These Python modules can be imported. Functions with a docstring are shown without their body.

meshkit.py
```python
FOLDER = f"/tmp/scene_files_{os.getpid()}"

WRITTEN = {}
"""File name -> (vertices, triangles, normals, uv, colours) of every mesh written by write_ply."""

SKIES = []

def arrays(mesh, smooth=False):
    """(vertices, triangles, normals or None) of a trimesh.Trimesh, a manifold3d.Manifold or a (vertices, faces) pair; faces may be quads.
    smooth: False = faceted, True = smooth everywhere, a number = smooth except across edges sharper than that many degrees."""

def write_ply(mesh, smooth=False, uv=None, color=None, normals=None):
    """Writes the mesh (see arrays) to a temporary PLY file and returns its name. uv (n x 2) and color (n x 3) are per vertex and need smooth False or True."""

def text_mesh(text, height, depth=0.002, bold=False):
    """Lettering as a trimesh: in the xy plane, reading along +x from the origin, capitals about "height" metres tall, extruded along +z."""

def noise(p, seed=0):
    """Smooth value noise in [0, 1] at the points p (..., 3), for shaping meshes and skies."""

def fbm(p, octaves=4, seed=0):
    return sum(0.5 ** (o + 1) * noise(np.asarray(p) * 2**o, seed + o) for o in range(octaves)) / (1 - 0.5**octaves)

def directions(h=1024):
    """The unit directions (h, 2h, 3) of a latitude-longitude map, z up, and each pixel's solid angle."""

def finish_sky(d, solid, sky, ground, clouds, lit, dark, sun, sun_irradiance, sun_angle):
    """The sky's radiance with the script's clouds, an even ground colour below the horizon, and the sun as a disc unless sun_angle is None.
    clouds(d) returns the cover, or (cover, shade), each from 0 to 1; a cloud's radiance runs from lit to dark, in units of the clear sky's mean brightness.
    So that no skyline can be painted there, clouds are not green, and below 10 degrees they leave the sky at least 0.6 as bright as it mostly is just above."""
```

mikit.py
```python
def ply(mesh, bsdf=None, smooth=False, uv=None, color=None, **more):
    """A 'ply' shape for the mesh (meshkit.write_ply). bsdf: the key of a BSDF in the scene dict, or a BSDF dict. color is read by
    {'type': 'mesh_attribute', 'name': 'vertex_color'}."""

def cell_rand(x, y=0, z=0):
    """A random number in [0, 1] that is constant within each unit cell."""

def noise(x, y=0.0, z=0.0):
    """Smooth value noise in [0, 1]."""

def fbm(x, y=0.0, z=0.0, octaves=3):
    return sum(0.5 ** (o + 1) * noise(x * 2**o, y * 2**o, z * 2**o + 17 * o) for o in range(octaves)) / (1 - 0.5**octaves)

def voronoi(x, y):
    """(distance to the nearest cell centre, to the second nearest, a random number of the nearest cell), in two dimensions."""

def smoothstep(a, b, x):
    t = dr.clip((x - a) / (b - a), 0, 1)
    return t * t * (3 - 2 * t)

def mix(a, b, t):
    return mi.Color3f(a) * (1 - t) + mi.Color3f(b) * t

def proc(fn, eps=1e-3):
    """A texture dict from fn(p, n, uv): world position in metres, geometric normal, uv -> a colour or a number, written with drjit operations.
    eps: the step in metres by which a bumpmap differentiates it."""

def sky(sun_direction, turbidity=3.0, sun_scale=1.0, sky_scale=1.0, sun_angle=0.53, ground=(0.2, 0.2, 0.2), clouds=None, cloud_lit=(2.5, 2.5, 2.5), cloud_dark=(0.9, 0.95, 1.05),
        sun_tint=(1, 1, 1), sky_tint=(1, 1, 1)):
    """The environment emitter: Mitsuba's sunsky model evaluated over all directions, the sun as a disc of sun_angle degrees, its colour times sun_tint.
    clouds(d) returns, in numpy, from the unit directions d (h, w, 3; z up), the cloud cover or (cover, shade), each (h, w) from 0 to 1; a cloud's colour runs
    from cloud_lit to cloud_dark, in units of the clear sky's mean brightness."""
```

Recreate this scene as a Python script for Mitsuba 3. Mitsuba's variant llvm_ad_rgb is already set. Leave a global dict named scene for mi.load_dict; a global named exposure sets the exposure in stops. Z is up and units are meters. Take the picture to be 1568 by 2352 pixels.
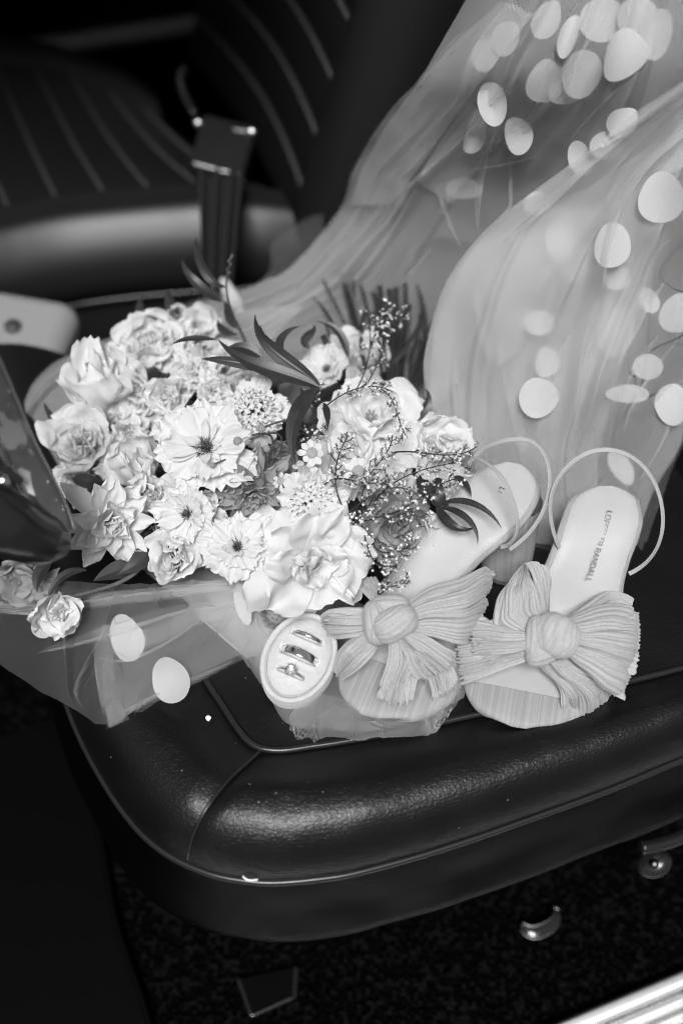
import math, random
import numpy as np, trimesh, mitsuba as mi, drjit as dr
from scipy.interpolate import PchipInterpolator, CubicSpline
import mikit, meshkit
from mikit import proc, noise, fbm, smoothstep, cell_rand

scene, labels = {}, {}
T = mi.ScalarTransform4f
# ------------------------------------------------------------------ camera, sky, exposure
EYE, PITCH, HFOV = np.array([0, 0, .64]), math.radians(50.0), 37.8
FWD = np.array([0, math.cos(PITCH), -math.sin(PITCH)])
RGT = np.array([1.0, 0, 0])
UPI = np.cross(RGT, FWD)
TAN = math.tan(math.radians(HFOV / 2))
scene['camera'] = {'type': 'thinlens', 'fov': HFOV, 'fov_axis': 'x', 'aperture_radius': .0085, 'focus_distance': .715,
                   'near_clip': .01, 'far_clip': 60.0,
                   'to_world': T().look_at(origin=EYE.tolist(), target=(EYE + FWD).tolist(), up=[0, 0, 1])}
scene['sky'] = mikit.sky((-.05, -.53, .84), turbidity=3, sun_scale=.33, sky_scale=.10, sun_angle=20, sun_tint=(.8355, 1.0, 1.305), clouds=lambda d: 1.0,
                         cloud_lit=(2.5, 2.5, 2.5), cloud_dark=(.95, .95, .95), ground=(.16, .16, .16))
exposure = 3.35

# ------------------------------------------------------------------ helpers
def ray(U, V):
    return FWD + RGT * ((U - 784) / 784 * TAN) - UPI * ((V - 1176) / 784 * TAN)
def at(U, V, z):
    d = ray(U, V)
    return EYE + d * ((z - EYE[2]) / d[2])
def px(p):                                   # metres per picture unit at a point
    return np.dot(np.asarray(p) - EYE, FWD) * TAN / 784
C20, S20 = math.cos(math.radians(20)), math.sin(math.radians(20))
E1, E2, EZ = np.array([C20, S20, 0]), np.array([-S20, C20, 0]), np.array([0, 0, 1.0])   # along the car, into the car, up
def car(a, b, z): return E1 * a + E2 * b + EZ * z
def unit(v): v = np.asarray(v, float); return v / (np.linalg.norm(v, axis=-1, keepdims=True) + 1e-12)

def numbered(key):
    if key not in scene and key not in labels: return key
    k = 1
    while f'{key}_{k:03d}' in scene or f'{key}_{k:03d}' in labels: k += 1
    return f'{key}_{k:03d}'
def thing(name, label, cat, group=None):
    key = numbered(name)
    labels[key] = {'label': label, 'category': cat}
    if group: labels[key]['group'] = group
    return key
USED = set()
def part(name, parent):                       # a part or sub-part without a mesh of its own
    key = f'{parent}__{name}'
    k = 0
    while key in USED or key in scene:
        k += 1; key = f'{parent}__{name}_{k:03d}'
    USED.add(key)
    return key
def obj(name, mesh, mat, parent=None, smooth=True, uv=None, label=None, kind=None):
    key = part(name, parent) if parent else name
    scene[key] = mikit.ply(mesh, mat, smooth=smooth, uv=uv)
    if label or kind: labels.setdefault(key, {})
    if label: labels[key]['label'] = label
    if kind: labels[key]['kind'] = kind
    return key

def spline(pts, n, kind=CubicSpline):
    p = np.asarray(pts, float)
    if len(p) == 2: return p[0] + (p[1] - p[0]) * np.linspace(0, 1, n)[:, None]
    t = np.r_[0, np.cumsum(np.linalg.norm(np.diff(p, axis=0), axis=1) ** .7 + 1e-6)]
    return kind(t / t[-1], p)(np.linspace(0, 1, n))
def even(p, n):                              # resample by arc length
    p = np.asarray(p, float)
    t = np.r_[0, np.cumsum(np.linalg.norm(np.diff(p, axis=0), axis=1))]
    q = np.linspace(0, t[-1], n)
    return np.stack([np.interp(q, t, p[:, k]) for k in range(p.shape[1])], 1)
def grid(P, close=False):
    a, b = P.shape[:2]
    i, j = np.meshgrid(np.arange(a - 1), np.arange(b if close else b - 1), indexing='ij')
    k = (j + 1) % b
    f = np.stack([i * b + j, (i + 1) * b + j, (i + 1) * b + k, i * b + k], -1).reshape(-1, 4)
    return P.reshape(-1, 3), np.vstack([f[:, [0, 1, 2]], f[:, [0, 2, 3]]])
def join(ms):
    vs, fs, o = [], [], 0
    for v, f in ms:
        vs.append(np.asarray(v)); fs.append(np.asarray(f) + o); o += len(v)
    return np.vstack(vs), np.vstack(fs)
def tm(m): return np.array(m.vertices), np.array(m.faces)
def patch(ctrl, nu, nv, world=False):
    c = np.array([[p if world else at(*p) for p in r] for r in ctrl], float)
    f = lambda x, n, ax: (PchipInterpolator(np.linspace(0, 1, x.shape[ax]), x, axis=ax)(np.linspace(0, 1, n)) if x.shape[ax] > 2 else
                          (np.take(x, [0], ax) + (np.take(x, [1], ax) - np.take(x, [0], ax)) * np.linspace(0, 1, n).reshape([-1 if k == ax else 1 for k in range(3)])))
    return f(f(c, nu, 0), nv, 1)
def normals(P, toward=None):
    n = unit(np.cross(np.gradient(P, axis=0), np.gradient(P, axis=1)))
    if toward is not None:
        n = np.where(((toward - P) * n).sum(-1, keepdims=True) < 0, -n, n)
    return n
def frames(p):
    t = unit(np.gradient(p, axis=0))
    a = np.zeros_like(p)
    v = np.cross(t[0], [0.3, .2, .9]); a[0] = unit(v)
    for i in range(1, len(p)):
        v = a[i - 1] - t[i] * np.dot(a[i - 1], t[i]); a[i] = unit(v)
    return t, a, np.cross(t, a)
def tube(p, r, sides=8, cap=True):
    p = np.asarray(p, float); r = np.broadcast_to(r, (len(p),)).copy()
    if cap:
        p = np.vstack([p[0] , p, p[-1]]); r = np.r_[1e-5, r, 1e-5]
    q = p.copy()
    if cap: q[0] -= (p[2] - p[1]) * .02; q[-1] += (p[-2] - p[-3]) * .02
    t, a, b = frames(q)
    if cap: a[0], b[0], a[-1], b[-1] = a[1], b[1], a[-2], b[-2]
    g = np.arange(sides) * 2 * np.pi / sides
    P = p[:, None] + r[:, None, None] * (np.cos(g)[None, :, None] * a[:, None] + np.sin(g)[None, :, None] * b[:, None])
    return grid(P, True)
def ribbon_tube(p, w, h, nrm, sides=10):     # flat strap: half width w, half thickness h, nrm = flat side's normal per point
    p = np.asarray(p, float); t = unit(np.gradient(p, axis=0))
    nrm = np.broadcast_to(nrm, p.shape); s = unit(np.cross(t, nrm)); n = np.cross(s, t)
    g = np.arange(sides) * 2 * np.pi / sides
    c, d = np.sign(np.cos(g)) * np.abs(np.cos(g)) ** .6, np.sign(np.sin(g)) * np.abs(np.sin(g)) ** .6
    return grid(p[:, None] + w * c[None, :, None] * s[:, None] + h * d[None, :, None] * n[:, None], True)
def rbox(x, y, z, r, M=None):                # rounded box, full sizes
    import manifold3d as m3
    s = m3.Manifold.sphere(r, 16)
    q = [s.translate([sx * (x / 2 - r), sy * (y / 2 - r), sz * (z / 2 - r)]) for sx in (-1, 1) for sy in (-1, 1) for sz in (-1, 1)]
    m = m3.Manifold.batch_hull(q).to_mesh()
    v = np.array(m.vert_properties[:, :3], float)
    if M is not None: v = v @ M[:3, :3].T + M[:3, 3]
    return v, np.array(m.tri_verts)
def frame(o, x, z):                          # 4x4 with z axis z and x axis close to x
    z = unit(z); x = np.asarray(x, float); x = unit(x - z * np.dot(x, z)); M = np.eye(4)
    M[:3, 0], M[:3, 1], M[:3, 2], M[:3, 3] = x, np.cross(z, x), z, o
    return M
def move(mesh, M): return np.asarray(mesh[0]) @ M[:3, :3].T + M[:3, 3], mesh[1]
def rot(axis, deg): return trimesh.transformations.rotation_matrix(math.radians(deg), axis)[:3, :3]
def blob(r=(1, 1, 1), n=10):
    m = trimesh.creation.uv_sphere(1.0, count=[n, 2 * n]); return np.array(m.vertices) * r, np.array(m.faces)

# ------------------------------------------------------------------ materials (the picture is black and white: every colour is a grey)
def g3(x): return {'type': 'rgb', 'value': [x, x, x]}
def two(b): return {'type': 'twosided', 'bsdf': b}
def bump(b, fn, eps, scale=1.0): return {'type': 'bumpmap', 'arbitrary': proc(fn, eps), 'scale': scale, 'bsdf': b}
def mat(name, b): scene[name] = b; return name
def grain(p, n, uv):
    q = p * 1.0
    w = noise(q.x * 90, q.y * 90, q.z * 90) * 1.3
    a = dr.abs(noise(q.x * 520 + w, q.y * 520, q.z * 520) - .5)
    b = dr.abs(noise(q.x * 980 + 7, q.y * 980 + w, q.z * 980) - .5)
    return (smoothstep(0, .22, a) * .6 + smoothstep(0, .25, b) * .4) * .00014 + noise(q.x * 60, q.y * 60, q.z * 60) * .0004
def fine_grain(p, n, uv):
    a = dr.abs(noise(p.x * 900, p.y * 900, p.z * 500) - .5)
    return smoothstep(0, .25, a) * .00016 + noise(p.x * 40, p.y * 40, p.z * 40) * .0006
def specks(p, n, uv):
    c = cell_rand(p.x * 1500, p.y * 1500, p.z * 1500)
    return mi.Color3f(.0026 + .002 * noise(p.x * 45, p.y * 45, p.z * 45) + dr.select(c > .99988, .3, 0.0))
mat('leather', two(bump({'type': 'principled', 'base_color': proc(specks), 'roughness': .37, 'specular': .42}, grain, 2e-4)))
mat('leather_smooth', two(bump({'type': 'principled', 'base_color': g3(.0010), 'roughness': .30, 'specular': .055}, fine_grain, 2e-4)))
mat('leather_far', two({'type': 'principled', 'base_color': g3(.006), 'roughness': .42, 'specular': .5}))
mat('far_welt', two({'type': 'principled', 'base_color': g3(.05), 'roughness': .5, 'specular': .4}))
mat('piping', two({'type': 'principled', 'base_color': g3(.014), 'roughness': .30, 'specular': .5}))
def pile(p, n, uv):
    a = noise(p.x * 260, p.y * 260, 3) * .6 + noise(p.x * 520, p.y * 520, 8) * .4
    return a * .004
mat('carpet', two(bump({'type': 'principled', 'base_color': proc(lambda p, n, uv: mi.Color3f(.0004 + .0035 * smoothstep(.55, .8, noise(p.x * 260, p.y * 260, 3)))), 'roughness': .6, 'specular': .025}, pile, 4e-4)))
mat('black_trim', two({'type': 'principled', 'base_color': g3(.0012), 'roughness': .5, 'specular': .06}))
mat('chrome', two({'type': 'roughconductor', 'material': 'none', 'specular_reflectance': g3(.62), 'alpha': .10}))
def worn(p, n, uv):
    return 1 - smoothstep(.56, .62, fbm(p.x * 70, p.y * 70, p.z * 40, 4))
mat('worn_metal', two({'type': 'blendbsdf', 'weight': proc(worn), 'a': {'type': 'roughconductor', 'material': 'none', 'specular_reflectance': g3(.75), 'alpha': .2},
                       'b': {'type': 'principled', 'base_color': proc(lambda p, n, uv: mi.Color3f(.03 + .03 * fbm(p.x * 300, p.y * 300, p.z * 100) + dr.select(cell_rand(p.x * 1100, p.y * 1100, p.z * 1100) > .996, .4, 0.0))), 'roughness': .3, 'specular': .6}}))
mat('black_gloss', two({'type': 'principled', 'base_color': g3(.012), 'roughness': .2, 'specular': .6}))
mat('sill_metal', two({'type': 'roughconductor', 'material': 'none', 'specular_reflectance': g3(.85), 'alpha': .32}))
mat('steel', two({'type': 'roughconductor', 'material': 'none', 'specular_reflectance': g3(.20), 'alpha': .22}))
def hexnet(p, n, uv, cell=.0025):
    s = 1 / cell
    x, y = uv.x * s, uv.y * s
    R = 1.7320508
    ax, ay = x - dr.floor(x) - .5, y - dr.floor(y / R) * R - R / 2
    x2, y2 = x - .5, y - R / 2
    bx, by = x2 - dr.floor(x2) - .5, y2 - dr.floor(y2 / R) * R - R / 2
    use = ax * ax + ay * ay < bx * bx + by * by
    gx, gy = dr.abs(dr.select(use, ax, bx)), dr.abs(dr.select(use, ay, by))
    d = .5 - dr.maximum(gx, gx * .5 + gy * .8660254)
    return d
cloth = {'type': 'principledthin', 'base_color': g3(.82), 'roughness': .7, 'diff_trans': .95, 'spec_trans': 0.0, 'eta': 1.2}
mat('tulle', {'type': 'mask', 'opacity': proc(lambda p, n, uv: mi.Float(1 - smoothstep(.012, .034, hexnet(p, n, uv, .0024)))), 'bsdf': cloth})
mat('tulle_double', {'type': 'mask', 'opacity': proc(lambda p, n, uv: mi.Float(1 - smoothstep(.074, .116, hexnet(p, n, uv, .0015)))), 'bsdf': cloth})
mat('tulle_hem', {'type': 'mask', 'opacity': proc(lambda p, n, uv: mi.Float(1 - smoothstep(.045, .080, hexnet(p, n, uv, .0020)))), 'bsdf': cloth})
def thin(v, dt=.7, r=.5): return {'type': 'principledthin', 'base_color': g3(v), 'roughness': r, 'diff_trans': dt, 'spec_trans': 0.0, 'eta': 1.35}
mat('white_petal', thin(.80, .65)); mat('cream_petal', thin(.70, .7)); mat('grey_petal', thin(.36, .5)); mat('veil_petal', thin(.62, .6))
mat('leaf', two({'type': 'principled', 'base_color': proc(lambda p, n, uv: mi.Color3f(.018 + .022 * fbm(p.x * 120, p.y * 120, p.z * 120))), 'roughness': .42, 'specular': .45}))
mat('under_leaf', two({'type': 'principled', 'base_color': proc(lambda p, n, uv: mi.Color3f(.02 + .05 * fbm(p.x * 90, p.y * 90, p.z * 90))), 'roughness': .55, 'specular': .3}))
mat('stem', two({'type': 'principled', 'base_color': g3(.10), 'roughness': .5}))
mat('dark_stem', two({'type': 'principled', 'base_color': g3(.025), 'roughness': .5}))
mat('floret', two({'type': 'diffuse', 'reflectance': proc(lambda p, n, uv: mi.Color3f(.16 + .6 * smoothstep(.3, .6, noise(p.x * 420, p.y * 420, p.z * 420))))}))
mat('disc_floret', two({'type': 'diffuse', 'reflectance': proc(lambda p, n, uv: mi.Color3f(.05 + .4 * smoothstep(.5, .8, noise(p.x * 1200, p.y * 1200, p.z * 1200))))}))
mat('daisy_disc', two({'type': 'diffuse', 'reflectance': g3(.42)})); mat('seed_head', two({'type': 'diffuse', 'reflectance': g3(.30)}))
mat('velvet', two({'type': 'principled', 'base_color': proc(lambda p, n, uv: mi.Color3f(.47 + .12 * fbm(p.x * 700, p.y * 700, p.z * 700))), 'roughness': .9, 'sheen': .3, 'specular': .1}))
mat('ring_metal', two({'type': 'roughconductor', 'material': 'none', 'specular_reflectance': g3(.80), 'alpha': .05}))
mat('diamond', {'type': 'dielectric', 'int_ior': 2.3, 'ext_ior': 1.0})
def weave(p, n, uv): return mi.Color3f(.33 + .08 * noise(uv.x * 90, uv.y * 3, 1) + .06 * noise(p.x * 900, p.y * 900, p.z * 900))
mat('pleated', two({'type': 'principled', 'base_color': proc(weave), 'roughness': .75, 'sheen': .3, 'specular': .2}))
def streak(p, n, uv): return mi.Color3f(.25 + .13 * fbm(uv.x * 110, uv.y * 3, 5, 2))
mat('wrapped_cloth', two({'type': 'principled', 'base_color': proc(streak), 'roughness': .6, 'sheen': .3, 'specular': .3}))
mat('strap_cloth', two({'type': 'principled', 'base_color': g3(.36), 'roughness': .7, 'sheen': .3}))
mat('insole', two({'type': 'principled', 'base_color': proc(lambda p, n, uv: mi.Color3f(.42 + .04 * fbm(p.x * 60, p.y * 60, 0))), 'roughness': .45, 'specular': .3}))
mat('letter', two({'type': 'principled', 'base_color': g3(.08), 'roughness': .4}))
mat('webbing', two({'type': 'principled', 'specular': .2, 'base_color': proc(lambda p, n, uv: mi.Color3f(.012 + .014 * (dr.sin(uv.x * 38) * .5 + .5))), 'roughness': .6}))
mat('pale_plastic', two({'type': 'principled', 'base_color': g3(.26), 'roughness': .35, 'specular': .4}))
mat('car_lining', two({'type': 'diffuse', 'reflectance': g3(.02)}))
mat('lint', two({'type': 'diffuse', 'reflectance': g3(.75)}))

# ------------------------------------------------------------------ the car: floor, shell, seats
FLOOR = -.30
def sheet(o, x, y, n=2):
    return patch([[o, o + y], [o + x, o + x + y]], n, n, True)
obj('car_floor', grid(patch([[car(-1.2, .03, FLOOR), car(-1.2, 2.0, FLOOR)], [car(1.6, .03, FLOOR), car(1.6, 2.0, FLOOR)]], 40, 40, True)), 'carpet', kind='structure')
labels['car_floor'] = {'kind': 'structure', 'label': 'dark carpeted floor of the car below the seat'}
obj('ground', grid(patch([[car(-30, -30, -.75), car(-30, 30, -.75)], [car(30, -30, -.75), car(30, 30, -.75)]], 2, 2, True)), mat('asphalt', two({'type': 'diffuse', 'reflectance': g3(.09)})), kind='structure')

shell = thing('car_shell', 'black car body shell with roof and far door around both seats', 'car body')
def slab(a0, a1, b0, b1, z0, z1, r=.01):
    M = np.eye(4); M[:3, 0], M[:3, 1], M[:3, 3] = E1, E2, car((a0 + a1) / 2, (b0 + b1) / 2, (z0 + z1) / 2)
    return rbox(a1 - a0, b1 - b0, z1 - z0, min(r, (z1 - z0) * .49, (b1 - b0) * .49, (a1 - a0) * .49), M)
obj('roof', slab(-.52, 1.6, .68, 2.0, .84, .90, .02), 'car_lining', shell)
far = obj('door', slab(-1.3, 1.6, 1.72, 1.80, -.3, .34, .03), 'black_trim', shell)
obj('trim_strip', slab(-.9, .9, 1.695, 1.722, -.135, -.112, .008), 'pale_plastic', far)
obj('rear_bulkhead', slab(1.5, 1.6, .1, 1.8, -.3, .86, .03), 'black_trim', shell)
obj('dashboard', slab(-1.3, -.78, .1, 1.8, -.3, .30, .05), 'black_trim', shell)
obj('rocker_panel', slab(-1.3, 1.6, -.02, .045, -.55, FLOOR + .004, .01), 'black_trim', shell)

# --- the seat that carries everything
seat = thing('passenger_seat', 'black grained leather car seat with piped edges under the bouquet and sandals', 'car seat')
ZO = -.030
O = [at(165, 1650, ZO) + .42 * unit(at(165, 1650, ZO) * 0 + car(-.06, 1, 0)), at(165, 1650, ZO) + .2 * car(-.04, 1, 0)]
O += [at(u, v, ZO) for u, v in ((165, 1650), (200, 1728), (240, 1800), (285, 1868), (340, 1930), (385, 1964), (430, 1988), (520, 2018), (620, 2029), (760, 2017), (900, 1985), (1050, 1940), (1200, 1888), (1400, 1815), (1568, 1745))]
O += [O[-1] + .15 * E1, O[-1] + .34 * E1]
I = [at(470, 1560, 0) + .36 * E2, at(470, 1560, 0) + .17 * E2] + [at(u, v, 0) for u, v in ((470, 1560), (510, 1622), (545, 1676), (572, 1708), (600, 1724), (640, 1728), (720, 1718), (800, 1706), (930, 1682), (1050, 1655), (1250, 1612), (1568, 1538))]
I += [I[-1] + .15 * E1, I[-1] + .33 * E1]
def resplit(p, key, n1, n2):                  # even points before and after the corner seam
    s = spline(p, 600, PchipInterpolator)
    k = np.argmin(np.linalg.norm(s - key, axis=1))
    return np.vstack([even(s[:k + 1], n1), even(s[k:], n2)[1:]])
NC = 60
OC, IC = resplit(O, at(430, 1988, ZO), NC, 150), resplit(I, at(600, 1724, 0), NC, 150)
W = np.linspace(0, 1, 70)
def crown(w):
    a = np.clip(w / .5, 0, 1); b = np.clip((w - .5) / .5, 0, 1)
    up = ZO + .046 * (1 - (1 - a) ** 2.6) ** .62
    return np.where(w < .5, up, .016 - .012 * (b * b * (3 - 2 * b)) - .004 * b ** 6)
B = OC[:, None] * (1 - W[None, :, None]) + IC[:, None] * W[None, :, None]
B[..., 2] = crown(W)[None]
seamline = B[NC - 1].copy()
# the seam bows towards the corner; soft hollows along it and broad unevenness of the padding
bow = np.sin(np.pi * W) * .012
dist = np.linalg.norm(B[:, :, :2] - seamline[None, :, :2], axis=2)
B[..., 2] -= .0040 * np.exp(-(dist / .006) ** 2) * np.sin(np.pi * W)[None] ** .5
B[..., 2] += (meshkit.fbm(B * 14, 3, 5) - .5) * .006 * np.sin(np.pi * W)[None]
h = NC - 1
obj('front_bolster', grid(B[:h + 1]), 'leather', seat); obj('side_bolster', grid(B[h:]), 'leather', seat)
sl = B[h].copy(); sl[:, 2] += .0018
obj('seam', tube(sl[1:-1], .0013), 'piping', seat)
obj('piping', tube(OC + EZ * .001 , .0026, 10), 'piping', seat); obj('piping', tube(IC + EZ * .0028, .0024, 10), 'piping', seat)
# flat middle of the seat, sewn into cross pleats
cen = car(.30, .72, 0)
PN = []
for k in range(26):
    q = IC * (1 - k / 25) + cen * (k / 25)
    q[:, 2] = -.0008 + .006 * (1 - (1 - k / 25) ** 3) + (meshkit.fbm(q * 9, 3, 2) - .5) * .006 * (k > 0)
    PN.append(q)
obj('centre_panel', grid(np.stack(PN)), 'leather', seat)
# boxing under the outer piping
ON = unit(np.cross(np.gradient(OC, axis=0), EZ)); ON *= np.sign((ON * (OC - cen)).sum(1))[:, None]
prof = [(-.001, -.001), (.003, -.016), (.008, -.036), (.014, -.054), (.018, -.070), (.012, -.086), (-.004, -.096), (-.05, -.102)]
pr = spline(prof, 26, PchipInterpolator)
BX = OC[:, None] + ON[:, None] * pr[None, :, :1] + EZ * pr[None, :, 1:]
BX += ON[:, None] * ((meshkit.fbm(BX * 11, 3, 9) - .5) * .010)[..., None] * np.sin(np.linspace(0, np.pi, 26))[None, :, None]
obj('boxing', grid(BX), 'leather_smooth', seat)
base = OC - ON * .07
obj('seat_base', grid(np.stack([base + EZ * -.10, base + EZ * (FLOOR - base[:, 2:3] + .005) * [0, 0, 1] ])), 'black_trim', seat)
# the backrest rises at the right, past the frame: only its veil-covered front shows
MB = np.eye(4); L = unit(E1 * .28 + EZ * .96)
MB[:3, 0], MB[:3, 1], MB[:3, 2] = unit(np.cross(E2, L)), E2, L; MB[:3, 3] = car(.60, .54, .24)
obj('backrest', rbox(.12, .52, .62, .05, MB), 'leather', seat)

# --- the seat beyond
drv = thing('driver_seat', 'black pleated leather car seat across the car, out of focus behind the flowers', 'car seat')
far_edge = [at(u, v, -.005) for u, v in ((-260, 150), (-130, 150), (0, 152), (75, 160), (135, 168), (230, 205), (330, 250), (380, 290))]
near_edge = [at(u, v, .012) for u, v in ((-130, 520), (20, 474), (130, 452), (235, 440), (342, 431), (452, 424), (560, 430), (640, 440))]
A, N = spline(far_edge, 121, PchipInterpolator), spline(near_edge, 121, PchipInterpolator)
ss = np.linspace(0, 1, 50)
PP = A[:, None] * (1 - ss[None, :, None]) + N[:, None] * ss[None, :, None]
knots = np.array([0, 1, 2, 3, 4, 5, 6, 7]) / 7.0
tt = np.r_[0, np.cumsum(np.linalg.norm(np.diff(np.array(near_edge), axis=0), axis=1) ** .7)]; tt /= tt[-1]
q = np.linspace(0, 1, 121)
ph = np.interp(q, tt, np.arange(8))
PP[..., 2] += (.0022 * np.abs(np.sin(np.pi * ph)) ** .5)[:, None] - .012 * (np.sin(np.pi * ss))[None] * 1.0
obj('cushion', grid(PP), 'leather_far', drv)
for k in range(1, 7):
    i = int(np.argmin(np.abs(ph - k)))
    obj('pleat_welt', tube(PP[i] + EZ * .001, .0024), 'far_welt', drv)
dirn = unit(car(0, -1, 0))
pf = spline([(0, 0), (.012, .008), (.040, .006), (.068, -.016), (.084, -.042), (.090, -.066), (.080, -.088)], 30, PchipInterpolator)
RB = N[:, None] + dirn * pf[None, :, :1] + EZ * pf[None, :, 1:]
obj('side_bolster', grid(RB), 'leather_far', drv)
obj('piping', tube(RB[:, -1] - EZ * .001, .004), 'piping', drv)
SK = np.stack([RB[:, -1] + dirn * -.002, RB[:, -1] - dirn * .03 - EZ * .24])
obj('seat_base', grid(SK), 'car_lining', drv)
FB = np.stack([A + EZ * .0, A + E2 * .05 + EZ * .02, A + E2 * .10 - EZ * .02, A + E2 * .11 - EZ * .28])
obj('side_bolster', grid(FB), 'leather_far', drv)
Lb = unit(E1 * .30 + EZ * .95)
q0 = at(705, 445, .01)
def back(h_, e): return q0 + Lb * h_ + E2 * e
nb = 10
hs = np.linspace(-.06, .62, 400)
es = np.linspace(0, .48, 30)
pitch_b = .062
bulge = .005 * np.abs(np.sin(np.pi * (hs / pitch_b))) ** .6
BK = np.array([[back(a, e) - E1 * (b - .02 * math.sin(math.pi * e / .48)) for e in es] for a, b in zip(hs, bulge)])
obj('backrest', grid(BK), 'leather_far', drv)
for k in range(0, 10):
    i = int(np.argmin(np.abs(hs - k * pitch_b)))
    obj('pleat_welt', tube(BK[i] - E1 * .002, .0026), 'far_welt', drv)
bp = spline([(0, 0), (-.02, -.018), (-.025, -.05), (0, -.075), (.05, -.085), (.14, -.08)], 24)
BB = np.array([[back(a, 0) + E1 * u + E2 * v for u, v in bp] for a in np.linspace(-.10, .62, 40)])
obj('side_bolster', grid(BB), 'leather_far', drv)

# --- seat belt between the seats
belt = thing('seat_belt', 'black seat belt webbing with chrome edged buckle between the two seats', 'seat belt')
bc = patch([[(455, 400, -.01), (500, 395, -.01), (545, 398, -.01), (588, 405, -.01)], [(450, 500, -.03), (492, 495, -.03), (530, 500, -.03), (570, 505, -.03)], [(455, 640, -.1), (480, 636, -.1), (515, 640, -.1), (545, 650, -.1)]], 20, 30)
bc = np.array([[at(456 + 10 * i / 19 + (104 - 34 * i / 19) * (j / 29), 395 + 270 * i / 19, .055 - .02 * (i / 19)) + EZ * .006 * math.sin(j * .65 + i * .1) for j in range(30)] for i in range(20)])
uvs = np.stack(np.meshgrid(np.linspace(0, 1, 30), np.linspace(0, 2, 20)), -1).reshape(-1, 2)
obj('webbing', grid(bc), 'webbing', belt, uv=uvs)
bo = at(512, 345, .05)
Mb = frame(bo, at(585, 352, .05) - at(440, 330, .05), unit(EYE - bo) * .6 + EZ * .6)
kb = obj('buckle', rbox(.062, .068, .022, .007, Mb), 'black_gloss', belt)
nrm = unit(EYE - bo)
for a_, b_ in (((452, 282, .066), (576, 303, .066)), ((482, 414, .04), (562, 414, .04))):
    obj('chrome_edge', tube(spline([at(*a_), at((a_[0] + b_[0]) / 2, (a_[1] + b_[1]) / 2 + 3, a_[2]), at(*b_)], 16), .0036, 8), 'steel', kb)
for u_, v_ in ((455, 282), (578, 302)): obj('rivet', move(blob((.006, .006, .004), 8), frame(at(u_, v_, .068), RGT, nrm)), 'chrome', kb)
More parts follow.
